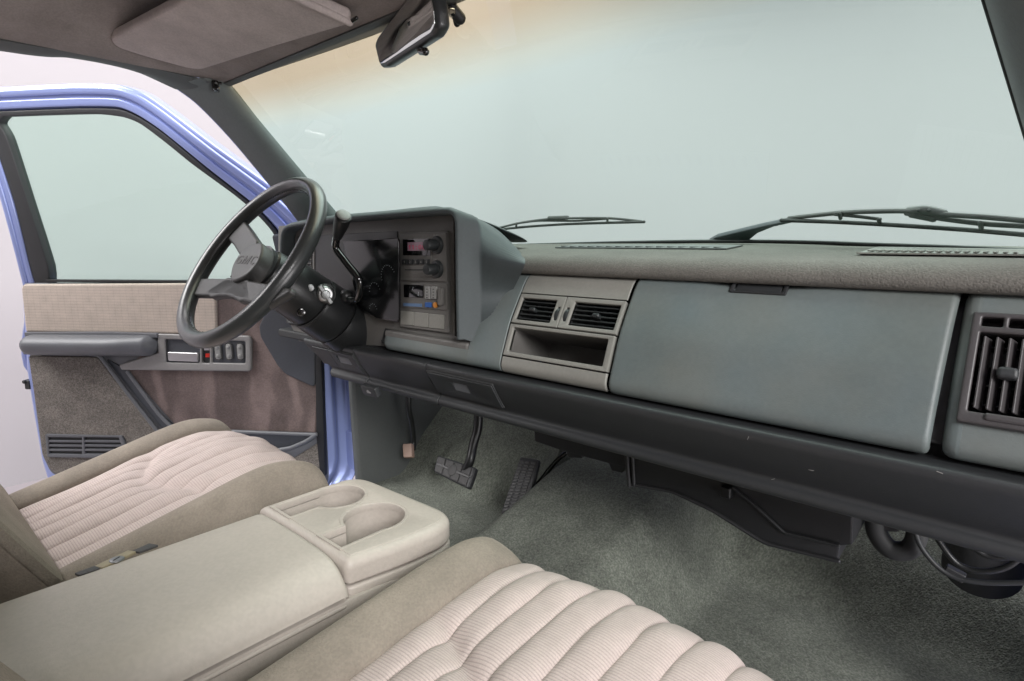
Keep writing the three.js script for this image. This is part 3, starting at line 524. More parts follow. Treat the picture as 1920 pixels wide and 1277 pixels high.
  mesh('tray_liner', well(cf, tray, 0.11, { w: -0.004, wall: 0.002, r: 0.003 }), M.bezel, tr);
  // outboard end with a tall vent
  {
    const c = (x, y) => dashPt(x, y).p, t0 = dashPt(1828, 588).t + 0.012, t1 = dashPt(1782, 790).t - 0.012, xa = c(1828, 588).x + 0.005, xb = xa + 0.087;
    mesh('outboard_panel', [panel(face, 0.04, 0.985, 0.6575, xa, { erL: 0.012, erR: 0.0002, nu: 4, nv: 60 }), panel(face, 0.04, 0.985, xb, 0.80, { erL: 0.0002, erR: 0.006, nu: 4, nv: 60 }), panel(face, 0.04, t0, xa, xb, { er: 0.0001, nu: 4, nv: 30 }), panel(face, t1, 0.985, xa, xb, { er: 0.0001, nu: 4, nv: 30 })], M.dashBlue, dash, true);
    const a = c(1828, 588), b = c(1782, 790), f = quadFrame(V(a.x, a.y, a.z), V(a.x + 0.1, a.y, a.z), V(a.x, b.y, b.z)), h = a.distanceTo(V(a.x, b.y, b.z)), w = 0.098, u0 = -0.001;
    const P = (u, v) => new THREE.Vector2(u, v);
    const hole = R2(u0 + 0.008, 0.012, u0 + w - 0.008, h - 0.022), slots = [0, 1, 2, 3].map(k => R2(u0 + 0.008 + k * 0.0215, h - 0.0155, u0 + 0.025 + k * 0.0215, h - 0.0055));
    const v = mesh('air_vent', slab(f, R2(u0, 0, u0 + w, h), 0.016, { w: 0.0075, r: 0.003, bevel: 0.002, seg: 3, holes: [hole, ...slots], hr: 0.002 }), M.ventBrown, dash);
    v.userData.label = 'tall brownish black outboard air vent';
    mesh('vent_throat', [...well(f, hole, 0.045, { w: -0.002 }), ...slots.flatMap(s => well(f, s, 0.012, { w: 0.002 }))], M.blackPlastic, v);
    for (let k = 0; k < 8; k++) { const g = new RoundedBoxGeometry(0.0022, h - 0.042, 0.013, 2, 0.001); g.rotateY(-0.45); g.translate(u0 + 0.015 + k * 0.0098, 0.012 + (h - 0.034) / 2, 0.001); mesh('slat', f.put(g), M.ventBrown, v); }
    for (let k = 0; k < 4; k++) mesh('vane', bx(f, u0 + w / 2, 0.012 + (h - 0.034) * (k + 0.55) / 4.1, -0.013, w - 0.018, 0.0022, 0.014, 0.0008), M.slat, v);
    mesh('vent_knob', bx(f, u0 + 0.034, 0.012 + (h - 0.034) * 0.50, 0.008, 0.017, 0.012, 0.012, 0.004), M.lower, v);
    mesh('thumb_wheel', bx(f, u0 + 0.038, 0.0085, 0.006, 0.034, 0.008, 0.008, 0.003), M.ventBrown, v);
  }
  // lower dark panel in sections
  const LX = (px, py) => surfPt(low, px, py, 0.1, 0.9).p.x;
  const s1 = -0.356, s2 = -0.123, s3 = 0.05;
  const cut = j => { const t = lerp(0.04, 0.96, j); return lerp(-0.565, -0.50, sstep(0.2, 0.75, t)); };
  mesh('knee_panel', panel(low, 0.04, 0.96, cut, s1 - 0.0012, { er: 0.002 }), M.lower, dash, true);
  mesh('knee_panel', panel(low, 0.04, 0.96, s1 + 0.0012, s2 - 0.0012, { er: 0.002 }), M.lower, dash, true);
  mesh('knee_panel', panel(low, 0.04, 0.96, s2 + 0.0012, 0.82, { er: 0.002, nu: 40 }), M.lower, dash, true);
  mesh('carcass', [panel(low, 0.02, 1, -0.49, 0.80, { lift: -0.008, er: 0.001, nu: 20 })], M.blackPlastic, dash);
  for (const [x, y, a] of [[1403, 821, 1.2], [1521, 881, 0.1], [1762, 886, -0.2], [1450, 898, 0.6]]) { const q = surfPt(low, x, y, 0.1, 0.9), n = pnorm(low, q.t); mesh('lint', bx(new Frame(q.p.addScaledVector(n, 0.0006), V(1, 0, 0), V(1, 0, 0).cross(n).negate()), 0, 0, 0, 0.0055, 0.0008, 0.0005, 0.0002, a), M.switchPlate, dash); }
  // doors let into the lower panel
  const lowAt = (x, t) => { const p = low(t); return V(x, p.y, p.z); };
  const ta = 0.31, tb = 0.575, lfr = quadFrame(lowAt(0, ta), lowAt(1, ta), lowAt(0, tb)), lh = lowAt(0, ta).distanceTo(lowAt(0, tb));
  const hatch = (name, x0, x1, lab, hx0, hx1, mat) => {
    const hole = R2(hx0, lh * 0.38, hx1, lh * 0.78);
    const h = mesh(name, slab(lfr, R2(x0, 0.001, x1, lh - 0.001), 0.006, { w: 0.0048, r: 0.0015, bevel: 0.001, holes: [hole], hr: 0.002 }), mat, dash);
    mesh('hatch_gap', slab(lfr, R2(x0 - 0.002, -0.0005, x1 + 0.002, lh + 0.0015), 0.005, { w: 0.0028, r: 0.002, bevel: 0.0004 }), M.blackPlastic, h);
    const wl = well(lfr, hole, 0.001, { w: 0.0032 });
    mesh('finger_grip', wl, M.black, h);
    const g = gridGeo((i, j) => { const u = lerp(hx0 + 0.001, hx1 - 0.001, i), v = lerp(lh * 0.39, lh * 0.77, j); return lfr.p(u, v, lerp(0.0046, 0.0026, j)); }, 4, 4, 0.0005); mesh('grip_ramp', g, M.doorPlastic, h, true);
    return h;
  };
  hatch('fuse_cover', -0.455, s1 - 0.004, '', -0.433, -0.385, M.lower);
  hatch('ashtray', s2 + 0.005, s3 - 0.002, '', -0.058, -0.018, M.lower);
  const fs = mesh('headlamp_cubby', slab(lfr, R2(-0.525, 0.002, -0.458, lh - 0.001), 0.003, { w: 0.0036, r: 0.002, bevel: 0.001 }), M.black, dash);
  // hood release handle
  const hr = new Frame(PZ(694, 733, -0.705), V(1, 0, 0), V(0, 0.94, 0.34));
  const rel = mesh('hood_release', slab(hr, R2(-0.026, -0.012, 0.026, 0.012), 0.012, { w: 0.004, r: 0.004, bevel: 0.002 }), M.lower, dash);
  mesh('hood_symbol', [slab(hr, [[-0.007, -0.003], [0.007, -0.003], [0.007, 0.0005], [0.003, 0.001], [0.001, 0.004], [-0.004, 0.004], [-0.007, 0.001]].map(q => new THREE.Vector2(...q)), 0.0006, { w: 0.0045, r: 0.0005, bevel: 0 })], M.switchPlate, rel);
  // small grilles on top of the pad
  const padAt = (x, z, up) => { let p = null; for (let k = 0; k <= 200; k++) { const q = padp(k / 200 * 0.6); if (!p || Math.abs(q.z - z) < Math.abs(p.z - z)) p = q; } const q = V(x, p.y + up, z); crown(q, 0); return q; };
  const dg = mesh('defrost_grille', gridGeo((i, j) => padAt(lerp(0.0, 0.34, i), lerp(-1.0, -0.93, j), 0.0006), 20, 4, 0.002), M.trim, dash, true);
  for (let k = 0; k < 16; k++) { const x = 0.012 + k * 0.0205, p = padAt(x + 0.006, -0.965, 0.0015); mesh('grille_slot', bx(new Frame(p, V(1, 0, 0.3), V(0, 1, 0)), 0, 0, 0, 0.006, 0.0012, 0.055, 0.0005), M.blackPlastic, dg); }
  const sg = mesh('speaker_grille', gridGeo((i, j) => padAt(lerp(0.535, 0.74, i), lerp(-1.0, -0.868, j), 0.0007), 12, 8, 0.002), M.warm, dash, true);
  for (let k = 0; k < 22; k++) { const x = 0.545 + k * 0.009, p0 = padAt(x, -0.99, 0.002), p1 = padAt(x + 0.004, -0.876, 0.002), mid = p0.clone().add(p1).multiplyScalar(0.5); mesh('grille_rib', bx(new Frame(mid, V(1, 0, 0), V(0, 1, 0).cross(V(0,0,1)).cross(V(1,0,0)).add(V(0, 1, 0)).normalize()), 0, 0, 0, 0.0035, 0.0022, p0.distanceTo(p1), 0.001), M.warm, sg); }
}
// instrument hood and everything in it
{
  const zf = -0.705, st = [[530, 530], [528, 480], [530, 442], [540, 428], [600, 418.5], [700, 411], [790, 404], [836, 402], [847, 407], [851, 420], [852, 480], [853, 550], [854, 600], [855, 636]].map(([a, b]) => PZ(a, b, zf));
  const n = st.length, nrm = st.map((p, k) => { const a = st[Math.max(0, k - 1)], b = st[Math.min(n - 1, k + 1)], d = b.clone().sub(a).normalize(); return V(-d.y, d.x, 0); });
  const off = (o, z) => st.map((p, k) => p.clone().addScaledVector(nrm[k], o).setZ(z));
  const E1 = off(0.018, -0.74);
  [[868, 399.5], [887, 404], [895, 419], [897, 480], [899, 550], [900, 600], [902, 646]].forEach(([a, b], k) => { E1[7 + k] = PZ(a, b, -0.737); });
  const back = off(0.0, -0.98).map(p => V(p.x, 0.675, p.z)); back[0] = V(-0.70, 0.50, -0.80); back[1] = V(-0.70, 0.60, -0.82); back[2] = V(-0.70, 0.67, -0.9);
  back[6] = V(-0.08, 0.672, -0.94); back[7] = PZ(925, 421, -0.88); back[8] = PZ(950, 446, -0.86); back[9] = PZ(979, 477, -0.83);
  [[981, 496], [958, 546], [932, 592], [905, 648]].forEach(([a, b], k) => { back[10 + k] = dashPt(a, b).p.add(V(0, 0, -0.004)); });
  const loops = [off(-0.001, -0.77), off(-0.0005, -0.712), off(0.001, -0.7065), off(0.005, -0.703), off(0.0095, -0.7065), off(0.0125, -0.714), E1, null, back];
  loops[7] = E1.map((p, k) => { const q = p.clone().lerp(back[k], 0.1); if (k < 7) q.y += 0.001; return q; });
  const cs = loops.map(l => curveFn(l, 0.35));
  const ring = (a, b) => gridGeo((i, j) => { const k = lerp(a, b, i), q = Math.min(loops.length - 2, Math.floor(k)), p0 = cs[q](j), p1 = cs[q + 1](j); return p0.lerp(p1, k - q); }, (b - a), 110, 0);
  mesh('instrument_hood', ring(0, 8), M.hood, dash, true);
  // chin below the instruments
  const B = new Frame(V(0, 0, -0.738), V(1, 0, 0), V(0, 1, 0));
  const plate = mesh('instrument_bezel', slab(B, B.list([[522, 424], [850, 398], [853, 630], [898, 652], [905, 660], [560, 640], [520, 560]]), 0.006, { r: 0.002, bevel: 0.001 }), M.bezel, dash);
  // dark cowl and gauge face
  mesh('gauge_cowl', slab(B, B.list([[590, 441], [745, 433], [747, 606], [690, 590], [590, 560]], 0.002), 0.004, { w: 0.002, r: 0.004, bevel: 0.001 }), M.gaugeBlack, dash);
  const LF = new Frame(V(-0.33, 0.55, -0.727), V(1, 0, 0.04), V(0, 1, 0.07));
  const gf = LF.list([[641, 452], [747, 446], [748, 603], [706, 597], [672, 575]], 0.0075);
  const gauge = mesh('gauge_lens', slab(LF, gf, 0.004, { w: 0.0075, r: 0.008, bevel: 0.001 }), M.lens, dash);
  const tick = (px, py, r, a0, a1, nn) => { const c = LF.at(px, py, 0.0077), out = []; for (let k = 0; k < nn; k++) { const a = lerp(a0, a1, k / (nn - 1)); out.push(bx(LF, c.x + r * Math.cos(a), c.y + r * Math.sin(a), 0.0077, 0.0022, 0.0007, 0.0004, 0.0001, a)); } return out; };
  mesh('gauge_ticks', [...tick(703, 548, 0.020, 0.4, 3.1, 9), ...tick(700, 582, 0.014, 0.3, 2.9, 7), ...tick(728, 520, 0.024, 0.5, 3.4, 13)], new THREE.MeshStandardMaterial({ color: srgb(120, 125, 128), roughness: 0.6 }), gauge);
  // left vent
  const lv = B.list([[552, 446], [589, 443], [589, 512], [560, 512]], 0.004), lvh = B.list([[556, 450], [586, 447.5], [586, 507], [562, 507]], 0.004);
  const vent = mesh('air_vent', slab(B, lv, 0.006, { w: 0.004, r: 0.001, bevel: 0.001, holes: [lvh], hr: 0.001 }), M.bezel, dash);
  mesh('vent_backing', slab(B, lv, 0.001, { w: 0.0012, r: 0.001, bevel: 0 }), M.blackPlastic, vent);
  for (let k = 0; k < 7; k++) { const a = B.at(571, 454 + k * 8, 0.004); mesh('slat', bx(B, a.x, a.y, 0.003, 0.062, 0.0016, 0.003, 0.0005), M.bezel, vent); }
  for (let k = 0; k < 3; k++) { const a = B.at(566 + k * 8, 480, 0.004); mesh('vane', bx(B, a.x, a.y, 0.0022, 0.0014, 0.07, 0.002, 0.0005), M.bezel, vent); }
  // ---- radio and climate stack
  const S = new Frame(V(0, 0, -0.730), V(1, 0, 0), V(0, 1, 0));
  const hs = S.list([[746, 435], [837, 432.5], [840, 625], [749, 613]]);
  mesh('stack_housing', slab(S, hs, 0.012, { w: -0.001, r: 0.003, bevel: 0.002, seg: 3 }), M.bezel, dash);
  const q = (x, y) => S.at(735 + x * 0.1722, 420 + y * 0.1722), Q = (a, b, c, d) => [q(a, d), q(c, d), q(c, b), q(a, b)].map(p => p);
  const radio = mesh('radio', slab(S, [q(93, 112), q(592, 96), q(602, 628), q(105, 614)], 0.006, { w: 0.0022, r: 0.002, bevel: 0.001 }), M.bezel, dash);
  mesh('radio_bezel', slab(S, [q(128, 150), q(445, 140), q(450, 580), q(134, 570)], 0.002, { w: 0.0032, r: 0.001, bevel: 0.0005 }), M.bezel, radio);
  mesh('display_window', slab(S, [q(135, 165), q(437, 158), q(438, 346), q(139, 340)], 0.0015, { w: 0.0041, r: 0.0008, bevel: 0.0003 }), M.gloss, radio);
  const disp = canvasTex(256, 128, (c, w, h) => { c.fillStyle = '#9c7f8d'; c.fillRect(0, 0, w, h); c.fillStyle = '#d8406a'; c.font = 'bold 84px monospace'; c.fillText('11:08', 6, 104); });
  mesh('display_digits', printQuad(S, [q(190, 292), q(380, 292), q(380, 196), q(190, 200)], 0.0045), new THREE.MeshStandardMaterial({ map: disp, roughness: 0.25 }), radio, true);
  for (let k = 0; k < 5; k++) {
    const x0 = 136 + k * 60, b = mesh('preset_button', slab(S, [q(x0, 385), q(x0 + 50, 384), q(x0 + 50, 440), q(x0, 440)], 0.004, { w: 0.0062, r: 0.0008, bevel: 0.0008 }), M.slat, radio);
    const tg = new TextGeometry(String(k + 1), { font, size: 0.005, depth: 0.0003, curveSegments: 3 }), c = q(x0 + 25, 412); tg.translate(c.x - 0.0018, c.y - 0.0025, 0.0061); mesh('preset_number', S.put(tg), M.switchPlate, radio);
  }
  mesh('tape_slot', slab(S, [q(147, 462), q(425, 462), q(426, 546), q(150, 540)], 0.002, { w: 0.0040, r: 0.001, bevel: 0.0006 }), M.bezel, radio);
  mesh('slot_gap', slab(S, [q(160, 492), q(415, 492), q(415, 505), q(160, 504)], 0.001, { w: 0.0044, r: 0.0003, bevel: 0.0002 }), M.blackPlastic, radio);
  for (const [x, y, name] of [[505, 228, 'VOL'], [505, 490, 'TUNE']]) {
    const c = q(x, y), k = mesh('radio_knob', [cyl(S, c.x, c.y, 0.002, 0.008, 0.0165, 0.0155), cyl(S, c.x, c.y, 0.008, 0.030, 0.0105, 0.0095)], M.slat, radio);
    const tg = new TextGeometry(name === 'VOL' ? 'VOL BAL' : 'TUNE', { font, size: 0.0026, depth: 0.0002, curveSegments: 2 }); tg.computeBoundingBox(); const t0 = q(x - 30, y - 98); tg.translate(t0.x - 0.004, t0.y, 0.0023); mesh('radio_lettering', S.put(tg), M.switchPlate, radio);
  }
  const clim = mesh('climate_control', slab(S, [q(106, 640), q(602, 652), q(606, 938), q(102, 904)], 0.006, { w: 0.0018, r: 0.002, bevel: 0.001 }), M.bezel, dash);
  mesh('climate_display', slab(S, [q(140, 658), q(352, 662), q(350, 806), q(142, 796)], 0.002, { w: 0.0030, r: 0.001, bevel: 0.0004 }), M.gloss, clim);
  mesh('climate_symbol', [bx(S, q(240, 700).x, q(240, 700).y, 0.0032, 0.006, 0.0012, 0.0005, 0.0002, 1.1), bx(S, q(300, 760).x, q(300, 760).y, 0.0032, 0.008, 0.0008, 0.0005, 0.0002, 1.4)], new THREE.MeshStandardMaterial({ color: srgb(150, 155, 160), roughness: 0.5 }), clim);
  for (const x0 of [378, 448]) { const b = mesh('fan_button', slab(S, [q(x0, 678), q(x0 + 56, 680), q(x0 + 56, 816), q(x0, 812)], 0.005, { w: 0.0058, r: 0.0015, bevel: 0.0012 }), M.switchGrey, clim); for (const yy of [708, 740, 772, 800]) mesh('button_mark', bx(S, q(x0 + 28, yy).x, q(x0 + 28, yy).y, 0.0059, 0.004, 0.0014, 0.0004, 0.0001), M.blackPlastic, clim); }
  mesh('temperature_slider', slab(S, [q(530, 690), q(578, 700), q(578, 888), q(530, 880)], 0.008, { w: 0.0095, r: 0.004, bevel: 0.002 }), M.bezel, clim);
  mesh('blue_bar', slab(S, [q(135, 858), q(335, 868), q(335, 904), q(135, 892)], 0.003, { w: 0.0034, r: 0.001, bevel: 0.0006 }), plasticMat(srgb(96, 122, 156), 0.4, 0), clim);
  mesh('blue_button', slab(S, [q(379, 850), q(440, 852), q(440, 908), q(379, 904)], 0.005, { w: 0.0054, r: 0.0012, bevel: 0.001 }), M.blue, clim);
  { const c = q(486, 882); mesh('orange_button', cyl(S, c.x, c.y, 0.001, 0.0054, 0.0058, 0.0054), M.orange, clim); }
  for (const [x0, x1, y0, y1] of [[97, 240, 944, 1098], [246, 398, 960, 1118], [405, 566, 978, 1136]]) mesh('blank_switch', slab(S, [q(x0, y0), q(x1, y0 + 14), q(x1, y1 + 6), q(x0, y1 - 6)], 0.004, { w: 0.0012, r: 0.001, bevel: 0.0008 }), M.warm, dash);
}

// ---------------------------------------------------------------- steering column, gear lever, wheel
const WC = V(-0.4255, 0.6405, -0.5214), TILT = THREE.MathUtils.degToRad(36.7);
const WF = new Frame(WC, V(1, 0, 0), V(0, Math.cos(TILT), -Math.sin(TILT)));   // w points at the driver
{
  const col = thing('steering_column', 'black tilting steering column behind the wheel with key lock', 'steering column', WF.p(0, 0, -0.3));
  const turned = (pts, seg = 48) => WF.put(crease(new THREE.LatheGeometry(pts.map(([r, w]) => new THREE.Vector2(r, w)), seg).rotateX(Math.PI / 2), 0.5));
  // radius against distance behind the wheel (negative w)
  mesh('upper_shroud', turned([[0.0001, -0.155], [0.056, -0.155], [0.0585, -0.150], [0.057, -0.105], [0.054, -0.075], [0.050, -0.066], [0.0001, -0.066]]), M.column, col);
  mesh('signal_collar', turned([[0.0001, -0.07], [0.047, -0.07], [0.0475, -0.066], [0.044, -0.036], [0.040, -0.032], [0.0001, -0.032]]), M.column, col);
  mesh('lower_shroud', turned([[0.0001, -0.222], [0.060, -0.222], [0.063, -0.216], [0.061, -0.162], [0.0575, -0.1575], [0.0001, -0.1575]]), M.column, col);
  mesh('column_boot', turned([[0.0001, -0.42], [0.052, -0.42], [0.056, -0.34], [0.060, -0.30], [0.062, -0.24], [0.060, -0.2255], [0.0001, -0.2255]]), M.column, col);
  mesh('shroud_seam', WF.put(new THREE.TorusGeometry(0.0588, 0.0011, 6, 60).translate(0, 0, -0.1565)), M.blackPlastic, col);
  // ignition lock and key on the side towards the cab
  const kp = WF.p(0.058, 0.015, -0.142), kz = V(0.80, 0.36, 0.48).normalize(), KF = new Frame(kp, V(0, 0, -1).cross(kz).cross(kz).negate(), V(0, 1, 0));
  const K = new Frame(kp, V(0.6, 0.25, -1).normalize().cross(V(0, 1, 0)).cross(V(0, 1, 0)).negate().lerp(V(0.45, 0, -0.8), 1), V(0, 1, 0));
  const lock = mesh('ignition_lock', [cyl(K, 0, 0, -0.03, 0.006, 0.021, 0.020), cyl(K, 0, 0, 0.006, 0.011, 0.0185, 0.017)], M.column, col);
  mesh('lock_ring', cyl(K, 0, 0, 0.011, 0.015, 0.0165, 0.014), M.chrome, lock);
  mesh('lock_wing', [bx(K, 0, 0, 0.019, 0.044, 0.010, 0.008, 0.003, 2.1), cyl(K, 0, 0, 0.014, 0.024, 0.0095, 0.0085)], M.steel, lock);
  mesh('hazard_knob', [cyl(K, -0.028, 0.014, -0.02, 0.010, 0.006, 0.0055), cyl(K, -0.028, 0.014, 0.010, 0.016, 0.0075, 0.007)], M.steel, col);
  mesh('screw_plug', cyl(new Frame(WF.p(0.044, -0.041, -0.125), V(0.45, 0, -0.8), V(0, 1, 0)), 0, 0, -0.004, 0.004, 0.009, 0.008), M.gloss, col);
}
{
  const b = WF.p(0.052, 0.035, -0.19), pts = [b, PZ(669, 560, b.z + 0.006), PZ(674, 527, b.z + 0.012), PZ(652, 496, b.z + 0.02), PZ(631, 468, b.z + 0.028), PZ(630, 452, b.z + 0.032), PZ(634, 436, b.z + 0.036)];
  const lev = thing('gear_lever', 'black column gear lever with a silver topped knob', 'gear lever', b);
  mesh('lever_rod', tube(pts, 0.0078, { seg: 60 }), M.gloss, lev);
  mesh('lever_socket', [tube([WF.p(0.03, 0.03, -0.2), b.clone().add(V(0.004, 0.004, 0))], 0.016, { seg: 12 })], M.column, lev);
  const a = PZ(632, 446, b.z + 0.033), t = PZ(645, 401, b.z + 0.046), ax = t.clone().sub(a), len = ax.length(); ax.normalize();
  const kf = new Frame(a, V(1, 0, 0).cross(ax).length() > 0.1 ? ax.clone().cross(V(0, 0, 1)).normalize() : V(1, 0, 0), V(0, 0, 1));
  const q = new THREE.Quaternion().setFromUnitVectors(V(0, 1, 0), ax);
  const prof2 = (p) => new THREE.LatheGeometry(p.map(([r, y]) => new THREE.Vector2(r, y * len)), 28).applyQuaternion(q).translate(a.x, a.y, a.z);
  mesh('lever_knob', prof2([[0.0001, -0.05], [0.008, 0], [0.0105, 0.15], [0.0145, 0.55], [0.0158, 0.85], [0.015, 0.93], [0.0001, 0.935]]), M.column, lev);
  mesh('knob_cap', prof2([[0.0001, 0.93], [0.0138, 0.935], [0.0132, 0.975], [0.008, 0.995], [0.0001, 1.0]]), M.switchPlate, lev);
}
{
  const wheel = thing('steering_wheel', 'black steering wheel with grey spokes and a round GMC horn pad', 'steering wheel', WC);
  const R0 = 0.181, rimG = new THREE.TorusGeometry(R0, 0.0145, 20, 120).scale(1, 1, 1.12);
  mesh('rim', WF.put(rimG), M.wheel, wheel);
  for (const s of [-1, 1]) {
    const zp = (x, y) => WF.at(320 + x * 0.3133, 300 + y * 0.3132, -0.006), mir = p => new THREE.Vector2(p.x * -s, p.y);
    const low = [zp(120, 716), zp(380, 716), zp(480, 720), zp(500, 840), zp(420, 856), zp(368, 822), zp(120, 818)].map(mir);
    const hi = [zp(330, 452), zp(380, 385), zp(435, 350), zp(480, 410), zp(535, 490), zp(500, 580), zp(430, 590), zp(385, 515)].map(mir);
    const fix = a => { let A = 0; a.forEach((p, i) => { const q = a[(i + 1) % a.length]; A += p.x * q.y - q.x * p.y; }); return A < 0 ? a.reverse() : a; };
    mesh('spoke', slab(WF, fix(low), 0.016, { w: 0.000, r: 0.008, bevel: 0.005, seg: 4 }), M.wheelSpoke, wheel);
    if (s < 0) mesh('spoke', slab(WF, fix(hi), 0.016, { w: 0.000, r: 0.008, bevel: 0.005, seg: 4 }), M.wheelSpoke, wheel);
  }
  const face = [[556, 500], [500, 510], [440, 553], [396, 615], [376, 680], [382, 722], [420, 715], [480, 680], [535, 615], [562, 545]].map(([x, y]) => WF.at(316 + x * 0.3133, 300 + y * 0.3132, 0.006));
  const cu = new THREE.CatmullRomCurve3(face.map(p => V(p.x, p.y, 0)), true).getPoints(60).map(p => new THREE.Vector2(p.x, p.y)); cu.pop();
  let A = 0; cu.forEach((p, i) => { const q = cu[(i + 1) % cu.length]; A += p.x * q.y - q.x * p.y; }); if (A < 0) cu.reverse();
  const c0 = cu.reduce((a, p) => a.add(p), new THREE.Vector2()).multiplyScalar(1 / cu.length);
  const hub = mesh('horn_pad', slabShape(WF, new THREE.Shape(grow(cu, -0.004)), 0.030, { w: 0.008, bevel: 0.005, seg: 4 }), M.spoke, wheel);
  mesh('hub', WF.put(crease(new THREE.LatheGeometry([[0.0001, -0.05], [0.038, -0.05], [0.040, -0.035], [0.042, -0.016], [0.0001, -0.014]].map(([r, w]) => new THREE.Vector2(r, w)), 40).rotateX(Math.PI / 2), 0.5)), M.wheel, wheel);
  const tg = new TextGeometry('GMC', { font, size: 0.021, depth: 0.0009, curveSegments: 6 }); tg.computeBoundingBox(); tg.scale(1.25, 0.9, 1); tg.computeBoundingBox(); const bb = tg.boundingBox;
  tg.translate(c0.x - (bb.max.x + bb.min.x) / 2, c0.y + 0.004 - (bb.max.y + bb.min.y) / 2, 0.0078); mesh('emblem', WF.put(tg), M.rubber, hub);
  mesh('pad_hole', cyl(WF, c0.x - 0.02, c0.y - 0.034, 0.006, 0.0084, 0.0022, 0.0022), M.blackPlastic, hub);
  // stitched seam round the inside of the rim
  for (const [a0, a1] of [[0.62, 2.55], [3.72, 5.70], [2.80, 3.45], [-0.3, 0.35]]) {
    const st = []; for (let k = 0; k <= 44; k++) { const a = lerp(a0, a1, k / 44), r = R0 - 0.0143; st.push(WF.put(new THREE.CapsuleGeometry(0.0009, 0.0042, 2, 5).rotateZ(k % 2 ? 0.9 : 0.4).translate(r, 0, 0.0025).rotateZ(a))); }
    mesh('stitching', st, M.blackPlastic, wheel);
  }
}

// ---------------------------------------------------------------- seats
function makeSeat(label, x0, slope, backZ, dz = 0, wide = 0) {
  const s = thing('bucket_seat', label, 'car seat', V(x0, -0.05, -0.2));
  const path = curveFn([V(0, 0.06, -0.515), V(0, 0.13, -0.543), V(0, 0.20, -0.546), V(0, 0.245, -0.525), V(0, 0.264, -0.485), V(0, 0.266, -0.43), V(0, 0.266 - slope * 0.10, -0.33), V(0, 0.266 - slope * 0.24, -0.2), V(0, 0.266 - slope * 0.36, -0.08), V(0, 0.266 - slope * 0.42, 0.02)]);
  const nrm = t => { const a = path(t - 0.01), b = path(t + 0.01), d = b.sub(a).normalize(); return V(0, d.z, -d.y).multiplyScalar(1).normalize(); };
  const half = t => lerp(0.165, 0.15, t) + wide * 0.4;
  const N = 8, tuck = 0.66;
  mesh('seat_insert', gridGeo((i, j) => {
    const t = j, p = path(t), n = nrm(t), f = (i * N) % 1, ff = Math.abs(((i * N) - Math.floor(Math.min(N - 1e-6, i * N))) - 0.5) * 2;
    const tk = tuck + 0.025 * Math.cos((i - 0.5) * 6.28), dip = Math.exp(-(((t - tk) / 0.016) ** 2)) * (1 - Math.pow(Math.abs(2 * i - 1), 6)), dome = 0.016 * (1 - (2 * i - 1) ** 2);
    const lane = Math.floor(Math.min(N - 1e-6, i * N)), wave = 0.0016 * Math.sin(t * 23 + lane * 1.9) + 0.0012 * Math.sin(t * 41 + lane * 4.1);
    const pil = 0.0095 * Math.sqrt(Math.max(0, 1 - Math.pow(ff, 2.6))) * (1 - 0.55 * dip) - 0.006 * dip + wave * (1 - ff * ff);
    return V(x0 + lerp(-1, 1, i) * half(t), p.y, p.z).addScaledVector(n, pil + dome - 0.010);
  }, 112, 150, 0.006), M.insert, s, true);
  for (const sd of [-1, 1]) mesh('seat_bolster', gridGeo((i, j) => {
    const t = j, p = path(t), n = nrm(t), a = i * Math.PI * 0.94, w = 0.098 + wide - 0.018 * sstep(0.22, 0.0, t), fr = sstep(0.0, 0.3, t);
    const lx = half(t) - 0.004 + w * (1 - Math.cos(a)) / 1.94, up = 0.024 * Math.sin(Math.min(a, Math.PI / 2)) * fr + 0.002 - (a > Math.PI * 0.42 ? 0.14 * (1 - Math.sin(Math.min(Math.PI, a * 1.0 + 0.25))) : 0);
    const q = V(x0 + sd * lx, p.y, p.z).addScaledVector(n, 0), rear = sstep(0.30, 0.12, t);
    q.y += up * (1 - 0.55 * rear); q.z += rear * 0.05 * sstep(0.3, 1, i); return q;
  }, 26, 90, 0), M.velour, s, true);
  for (const sd of [-1, 1]) mesh('piping', tube(Array.from({ length: 24 }, (_, k) => { const t = 0.12 + 0.85 * k / 23, p = path(t), n = nrm(t); return V(x0 + sd * (half(t) - 0.001), p.y, p.z).addScaledVector(n, 0.001); }), 0.0022, { seg: 80, rad: 6 }), M.velour, s);
  mesh('seat_base', bx(WORLD, x0, 0.06, -0.24, 0.46, 0.20, 0.50, 0.04), M.velour, s);
  // reclined backrest: padded middle and side rolls
  const BF = new Frame(V(x0, 0.20, backZ), V(1, 0, 0), V(0, 0.885, 0.465));
  const back = (u0, u1, d0, round) => (i, j) => { const a = -Math.PI / 2 + i * Math.PI, v = lerp(-0.06, 0.60, j), e = Math.sqrt(Math.max(0, 1 - Math.pow(Math.abs(2 * j - 1), 7))); return BF.p((u0 + u1) / 2 + (u1 - u0) / 2 * Math.sin(a) * e, 0.27 + (v - 0.27) * 1, -0.11 + (0.11 + d0) * Math.pow(Math.max(0, Math.cos(a)), round) * e); };
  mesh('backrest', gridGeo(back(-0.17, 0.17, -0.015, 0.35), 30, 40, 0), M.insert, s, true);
  mesh('back_bolster', gridGeo(back(-0.265, -0.15, 0.045, 0.55), 30, 60, 0), M.velour, s, true);
  mesh('back_bolster', gridGeo(back(0.15, 0.265, 0.045, 0.55), 30, 60, 0), M.velour, s, true);
  mesh('back_shell', slab(BF, R2(-0.25, -0.04, 0.25, 0.58), 0.03, { w: -0.095, r: 0.06, bevel: 0.012 }), M.velour, s);
  s.position.z += dz;
  return s;
}
makeSeat("driver's taupe velour bucket seat with pale pleated insert beyond the console", -0.43, 0.22, -0.02);
makeSeat('passenger taupe velour bucket seat with pale pleated insert beside the console', 0.412, 0.10, 0.03, -0.018, 0.018);

